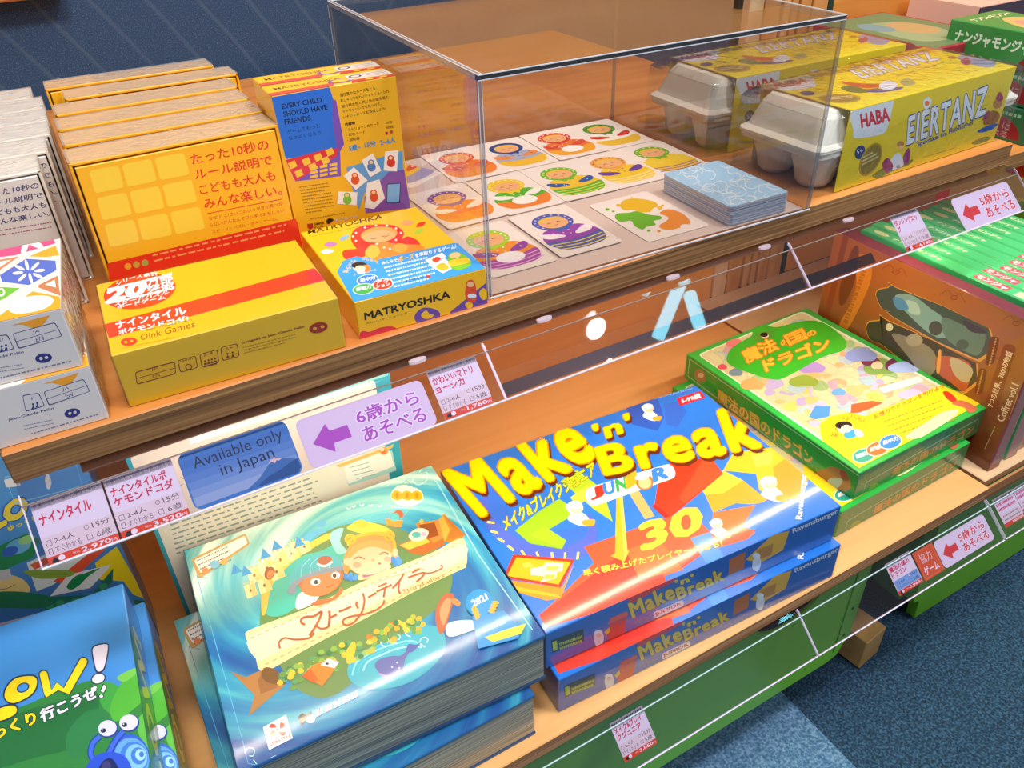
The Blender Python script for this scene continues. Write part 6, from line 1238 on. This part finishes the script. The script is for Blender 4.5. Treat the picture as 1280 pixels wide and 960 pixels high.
    A.B([(490, 1010), (540, 920), (600, 875), (680, 865), (760, 900), (800, 1010), (760, 1100), (500, 1100)], '#2a50cc'); A.B([(590, 1000), (610, 930), (660, 900), (700, 940), (720, 1010)], '#16265c'); A.E(640, 950, 26, 34, '#3a3a70')
    for x, y in ((645, 722), (772, 688)): A.E(x+4, y+4, 62, 53, '#1c3898', -15); A.E(x, y, 56, 47, '#c8cce8', -15); A.E(x-25, y+14, 17, 13, '#101838', -15); A.E(x-30, y+10, 4, 4, '#e8e8f8')
    S_ = faceof(b, 'right', JW, JD, JH, [(0, 0)]*0 or seen('right', JW, JD, JH, JL, -.05), v23, rough=.35, coat=.5)
    S_.uvmode = True; S_.P([(0, 0), (.14, 0), (.19, .05), (0, .05)], '#2a7438'); S_.T('SLOW!', (.02, .012), (.20, .012), (.02, .036), '#b8b020', off=.05, out='#20303a', outoff=.08)
JM = skymat('sky_print', '#2860b0', '#4590d8')
b = MB(); b.box(0, 0, 0, JW, JD, JH, pm('#2f7cd0', coat=.5), bev=.001, mats=dict(top=JM)); art_slow(b)
J = b.build('board_game_box', None, JL, -.05); tag(J, 'snail race game box lying topmost of the pile at the lower left corner', 'board game box', 'snail race game boxes')
q = dup(J, (JL[0]+.0125, JL[1]+.016, -H+JH+.0002), -.03); tag(q, 'snail race game box lying second from the top of the lower left pile', 'board game box', 'snail race game boxes')
q = dup(J, (JL[0]+.004, JL[1]+.01, -H), -.04); tag(q, 'snail race game box lying lowest of the lower left pile', 'board game box', 'snail race game boxes')
# its back, standing
w, d, h = .25, .05, .27; KL = (.0616-.25, .137, -H)
b = MB(); b.box(0, 0, 0, w, d, h, pm('#3a8fd0', coat=.5), bev=.001, mats=dict(front=skymat('sky_print_back', '#3460b0', '#5498d8', 'Z', 0, h)))
A = faceof(b, 'front', w, d, h, seen('front', w, d, h, KL, -.02, .0), v15, rough=.35, coat=.5)
A.P([(325, 300), (345, 296), (520, 590), (440, 600), (400, 500), (360, 430)], '#3a86d8'); A.P([(285, 345), (350, 295), (440, 455), (400, 440), (370, 400), (300, 395)], '#f0d818'); A.P([(400, 455), (450, 460), (505, 575), (440, 560)], '#2a6c44')
A.P([(-60, 320), (80, 255), (120, 275), (100, 330), (60, 345), (-60, 400)], '#2f8a50'); A.E(55, 295, 40, 22, '#6ab0d8', -20); A.E(30, 310, 26, 14, '#3c64c0', -20); A.E(80, 275, 26, 12, '#9cd080', -20)
A.P([(80, 345), (210, 285), (300, 300), (160, 410), (110, 430)], '#dce8e4'); A.P([(90, 350), (160, 318), (170, 335), (105, 365)], '#e86038'); A.P([(160, 400), (300, 290), (325, 295), (200, 410)], '#e8552c')
A.P([(150, 445), (205, 380), (330, 350), (325, 362), (270, 420)], '#e6ecf0'); A.P([(150, 447), (275, 440), (340, 360), (338, 400), (270, 475), (130, 490)], '#24745c'); A.B([(200, 415), (225, 385), (255, 375), (300, 360), (265, 385), (240, 410), (215, 425)], '#1f8a4c')
for x, y in ((180, 465), (225, 460), (270, 450), (310, 415), (150, 475)): A.E(x, y, 13, 9, '#3ca06c', -20)
A.B([(70, 370), (120, 365), (215, 368), (210, 385), (120, 392)], '#8aa838'); A.B([(-30, 400), (20, 380), (70, 395), (90, 430), (40, 445), (-30, 440)], '#e8d080'); A.L([(-5, 425), (20, 422), (45, 410)], 2, '#806020'); A.P([(-20, 372), (30, 362), (35, 392), (-20, 400)], '#c8c8cc'); A.B([(-60, 440), (40, 430), (130, 440), (160, 455), (130, 480), (0, 480), (-60, 490)], '#2a7c50')
A.B([(-80, 560), (60, 510), (200, 475), (350, 455), (384, 470), (380, 500), (330, 530), (180, 600), (20, 660), (-80, 680)], '#c4cce0'); A.B([(-60, 560), (60, 520), (220, 485), (345, 465), (375, 478), (340, 505), (100, 590), (-60, 640)], '#d8dcea')
for body, bl, br, tl in (('Attention! The most', (100, 545), (225, 497), (97, 537)), ('thrilling race is taking place', (105, 562), (285, 495), (102, 553)), ('in the garden. All the snails are trying', (108, 578), (342, 487), (106, 569)), ('their best to be... the slowest.', (112, 594), (302, 520), (110, 585))): A.T(body, bl, br, tl, '#902c4c', off=.03)
for body, bl, br, tl in (('While playing, children develop', (118, 608), (310, 532), (116, 600)), ('important skills, such as planning and', (122, 622), (348, 532), (120, 614)), ('tactical thinking.', (126, 636), (232, 594), (124, 628))): A.T(body, bl, br, tl, '#5c5c80')
A.words((-10, 580), (60, 556), (3, 11), 3, 4, '#902c4c', 3); A.words((5, 625), (90, 592), (4, 11), 5, 3, '#5c5c80', 6, ragged=.6); A.P([(-20, 560), (18, 545), (20, 555), (-18, 572)], '#902c4c')
A.view = v27; A.T('SLOW!', (-200, 500), (180, 270), (-240, 400), '#f0d818', off=.07, out='#2a5cae', outoff=.11) if 0 else None
A.view = v16
A.T('SLO', (-80, 420), (112, 322), (-96, 352), '#f2da20', off=.08, out='#2a5cae', outoff=.12); A.T('ゆっくり', (35, 398), (150, 350), (30, 378), '#f2da20', off=.04)
A.frame((20, 180), (305, 130) , (330, 215), (60, 285), 4, '#8cd0f0'); A.RR((15, 190), (70, 180), (85, 215), (25, 222), .2, '#e8e8e8'); A.B([(180, 190), (190, 165), (205, 195), (200, 225), (188, 225)], '#e0e4dc')
o = b.build('board_game_box', None, KL, -.02); tag(o, 'blue snail race game box standing upright at the left edge, text on its back', 'board game box')
# ================================================================== orange boxed set at the right
CW_, CD_, CHh = .022, .3073, .2106; CL_ = (1.0136, -.160, -H)
def art_set(b):
    A = faceof(b, 'left', CW_, CD_, CHh, seen('left', CW_, CD_, CHh, CL_, -.04), v10, rough=.4, coat=.4)
    OR = '#a85828'
    A.P([(215, 15), (235, 20), (160, 330), (140, 330)], '#8a4020')
    for q_ in ([(255, 140), (262, 110), (300, 110), (310, 140), (300, 220), (225, 370), (190, 365), (250, 250)],): A.B(q_, '#d8842c')
    A.B([(200, 210), (240, 90), (265, 90), (250, 200), (215, 280), (195, 280)], '#70381c')
    A.T('FOUR TALES', (215, 362), (292, 150), (193, 352), '#b86a20') if 0 else A.words((216, 350), (288, 150), (0, 0), 1, 16, '#b86a20')
    for pts, c1 in (([(322, 250), (335, 228), (368, 222), (375, 208), (395, 222), (730, 372), (690, 488), (385, 330), (372, 310), (345, 300)], 0), ([(287, 365), (300, 342), (335, 338), (345, 322), (365, 338), (685, 495), (640, 600), (520, 560), (350, 430), (330, 420), (300, 405)], 1)):
        A.B(pts, '#d89a3c', k=2); cx = sum(p[0] for p in pts)/len(pts); cy = sum(p[1] for p in pts)/len(pts)
        A.B([(cx+(x-cx)*.975, cy+(y-cy)*.95) for x, y in pts], '#3c4c4c' if not c1 else '#3e3426', k=2)
    A.B([(390, 260), (450, 250), (520, 300), (560, 330), (600, 390), (540, 400), (470, 350)], '#7ca49c'); A.B([(430, 270), (470, 280), (480, 320), (440, 310)], '#a8c8b8'); A.B([(560, 330), (640, 360), (710, 385), (690, 460), (640, 450), (570, 400)], '#5c7c70'); A.E(630, 425, 22, 18, '#3a5450'); A.B([(385, 260), (420, 265), (440, 300), (400, 300)], '#4c8cb8'); A.B([(630, 340), (690, 365), (715, 385), (660, 380)], '#3a2c4c'); A.E(535, 368, 24, 26, '#3c4440')
    A.E(372, 364, 13, 14, '#e0d8b0'); A.B([(380, 390), (440, 400), (520, 440), (540, 500), (500, 540), (440, 470)], '#8c8468'); A.B([(540, 470), (600, 470), (660, 500), (640, 590), (590, 560), (540, 520)], '#b85430'); A.B([(545, 450), (555, 450), (550, 520), (538, 520)], '#e8a040'); A.B([(590, 470), (665, 510), (645, 560), (600, 530)], '#b8b088'); A.E(460, 410, 30, 22, '#a8a080')
    A.RR((728, 395), (762, 400), (740, 495), (708, 500), .4, '#6c2c14'); A.RR((688, 508), (718, 512), (700, 600), (672, 600), .4, '#6c2c14')
    A.words((725, 500), (750, 400), (0, 0), 1, 6, '#c89048'); A.words((682, 600), (702, 515), (0, 0), 1, 6, '#c89048')
    A.RR((778, 420), (822, 430), (755, 650), (705, 640), .4, '#8a3c1c'); A.T('7つの世界、3000の物語', (738, 648), (808, 455), (716, 640), '#f0d8a8', off=.02)
    A.T('Coffret vol.1', (775, 700), (830, 570), (750, 690), '#f0d0a0', off=.02); A.words((795, 690), (826, 600), (0, 0), 1, 5, '#d8a060'); A.L([(708, 795), (745, 715)], 2, '#d8b080')
    for x, y in ((395, 170), (600, 260), (820, 350)): A.L([(x-50, y-10), (x-20, y-26), (x, y), (x+20, y-14), (x+40, y+18)], 2.5, '#8a4420', smooth=True); A.E(x, y, 14, 9, '#8a4420'); A.E(x, y, 11, 6, OR)
SETM = skymat('set_cover', '#6c3014', '#aa602e', 'Z', 0., .21)
b = MB(); b.box(0, 0, 0, CW_, CD_, CHh, pm('#7a3420', coat=.4), bev=.001, mats=dict(left=SETM, top=pm('#7a3440', coat=.4), front=pm('#8c4038', coat=.4))); art_set(b)
F = Art(b, (0, 0, 0), (1, 0, 0), (0, 0, 1), CW_, CHh, rough=.35, coat=.5); F.P([(.004, .01), (CW_, .01), (CW_, .2), (.004, .2)], '#a07068'); F.B([(.02, .06), (.04, .05), (.055, .1), (.05, .18), (.03, .16)], '#c8847c'); F.B([(.03, .01), (.055, .02), (.05, .05), (.02, .04)], '#78809c')
o = b.build('boxed_set', None, CL_, -.04); tag(o, 'tall orange brown boxed set with two dark illustrated panels on its side, at the right', 'boxed set')
# green boxes standing behind it on edge, tops seen
def green_top(b, w, d, h):
    A = Art(b, (0, d, h), (0, -1, 0), (1, 0, 0), d, w, rough=.3, coat=.6); A.N = np.array([0, 0, 1.])
    A.P([(.002, .0022), (d-.002, .0022), (d-.002, w-.0022), (.002, w-.0022)], '#4ccc80')
    A.T('ナンジャモンジャ', (.045, .0075), (.12, .0075), (.045, w-.0075), '#f0f8c8', off=.07); A.E(.025, w/2, .012, .005, '#e8f4b0'); A.P([(.17, .004), (.215, .004), (.215, w-.004), (.17, w-.004)], '#d84c60'); A.T('モンジャ', (.172, .006), (.212, .006), (.172, w-.006), '#fbf0e8', off=.06); A.P([(.225, .004), (.26, .004), (.26, w-.004), (.225, w-.004)], '#f0d8b0')
gw, gd, gh = .0225, .29, .2095
b = MB(); b.box(0, 0, 0, gw, gd, gh, pm('#3cb86c', coat=.6), bev=.0008, mats=dict(front=pm('#a87872', coat=.5))); green_top(b, gw, gd, gh)
g0 = None; lab = ['first', 'second', 'third', 'fourth', 'fifth', 'sixth', 'seventh', 'eighth', 'ninth']
GX = 1.0136+CW_+.0165
for i in range(9):
    loc = (GX+i*.0240, -.158+.004*math.sin(i*2.1), -H)
    if i == 0: g0 = b.build('game_box', None, loc, -.03)
    o = g0 if i == 0 else dup(g0, loc, -.03)
    tag(o, 'green game box standing on edge, '+lab[i]+' in the row counted from the orange boxed set', 'game box', 'green boxes standing on edge')
def art_red(b):
    A = Art(b, (0, .24, 0), (0, -1, 0), (0, 0, 1), .24, .25, rough=.4); A.P([(0, 0), (.24, 0), (.24, .25), (0, .25)], '#c8a04c'); A.P([(0, 0), (.02, 0), (.02, .25), (0, .25)], '#dc2c20') ; A.B([(.05, .12), (.09, .2), (.15, .22), (.2, .16), (.15, .08), (.08, .07)], '#e0c84c'); A.E(.13, .15, .03, .03, '#f0d0b0'); A.B([(.1, .19), (.14, .22), (.17, .19), (.13, .17)], '#7c9c2c'); A.E(.12, .06, .03, .02, '#d87878')
RLc = (1.31, -.05, -H)
o = simple_box('game_box', .05, .24, .25, RLc, 0, dict(all='#dc2c20'), art_red); tag(o, 'red and golden picture box standing behind the green row at the right edge', 'game box')
# ================================================================== lights
def area(name, loc, target, sx, sy, power, col=(1, 1, 1)):
    l = bpy.data.lights.new(name, 'AREA'); l.shape = 'RECTANGLE'; l.size = sx; l.size_y = sy; l.energy = power; l.color = col
    o = bpy.data.objects.new(name, l); COL.objects.link(o); o.location = loc
    d = Vector(target)-Vector(loc); o.rotation_euler = d.to_track_quat('-Z', 'Y').to_euler(); return o
WARM = (1., .90, .78); NEUT = (1., .97, .94)
area('unseen_overhead_lamp', (.15, -.55, 2.0), (.4, .0, -.2), .5, .3, 31, NEUT)
area('unseen_overhead_lamp', (1.2, -.65, 2.0), (.8, .0, -.2), .5, .3, 27, NEUT)
area('unseen_overhead_lamp', (.8, .1, 2.1), (.9, .95, .7), 1.2, .25, 16, WARM)  # unseen lamp added to brighten the wood of the back wall
def glow(name, col, st):
    m = bpy.data.materials.new(name); m.use_nodes = True; p = m.node_tree.nodes['Principled BSDF']; p.inputs['Base Color'].default_value = (0, 0, 0, 1); p.inputs['Emission Color'].default_value = col+(1,); p.inputs['Emission Strength'].default_value = st; return m
b = MB(); P_ = [(.06*math.cos(a), .06*math.sin(a)) for a in np.linspace(0, 2*math.pi, 20, endpoint=False)]
b.loft([[(x, y, .08) for x, y in P_], [(x, y, .002) for x, y in P_]], pm('#dddddd')); b.loft([[(x*.8, y*.8, .0015) for x, y in P_], [(x*.8, y*.8, 0) for x, y in P_]], glow('spot_glow', (1., .97, .92), 60))
tag(b.build('ceiling_spotlight', None, (1.896, -1.274, 2.0)), 'round ceiling spotlight behind the viewer, seen only mirrored in the middle price rail', 'spotlight')
NE = glow('neon_glow', (.25, .85, 1.), 14)
for p0, p1, lb in (((2.361, -1.184), (2.234, -1.429), 'longer left stroke'), ((2.415, -1.262), (2.482, -1.441), 'shorter right stroke')):
    b = MB(); d_ = np.array([p1[0]-p0[0], p1[1]-p0[1]]); L_ = np.linalg.norm(d_); d_ /= L_; nn = np.array([-d_[1], d_[0]])
    b.loft([[(d_[0]*t+nn[0]*.03*math.cos(a), d_[1]*t+nn[1]*.03*math.cos(a), .03*math.sin(a)) for a in np.linspace(0, 2*math.pi, 12, endpoint=False)] for t in (0, L_)], NE)
    tag(b.build('neon_tube', None, (p0[0], p0[1], 2.0)), 'cyan ceiling light tube mirrored in the middle price rail, '+lb, 'light tube')
area('unseen_overhead_lamp', (1.7, -1.5, 1.7), (.95, -.17, -.5), .4, .3, 13, (1., .97, .94))  # unseen lamp added to brighten the green panel at the right
w = bpy.data.worlds.new('shop_interior'); S.world = w; w.use_nodes = True
bg = w.node_tree.nodes['Background']; bg.inputs[0].default_value = (.84, .9, 1., 1); bg.inputs[1].default_value = .30
S.view_settings.view_transform = 'Standard'; S.view_settings.look = 'None'; S.view_settings.exposure = 0.; S.view_settings.gamma = 1.; S.view_settings.use_curve_mapping = False
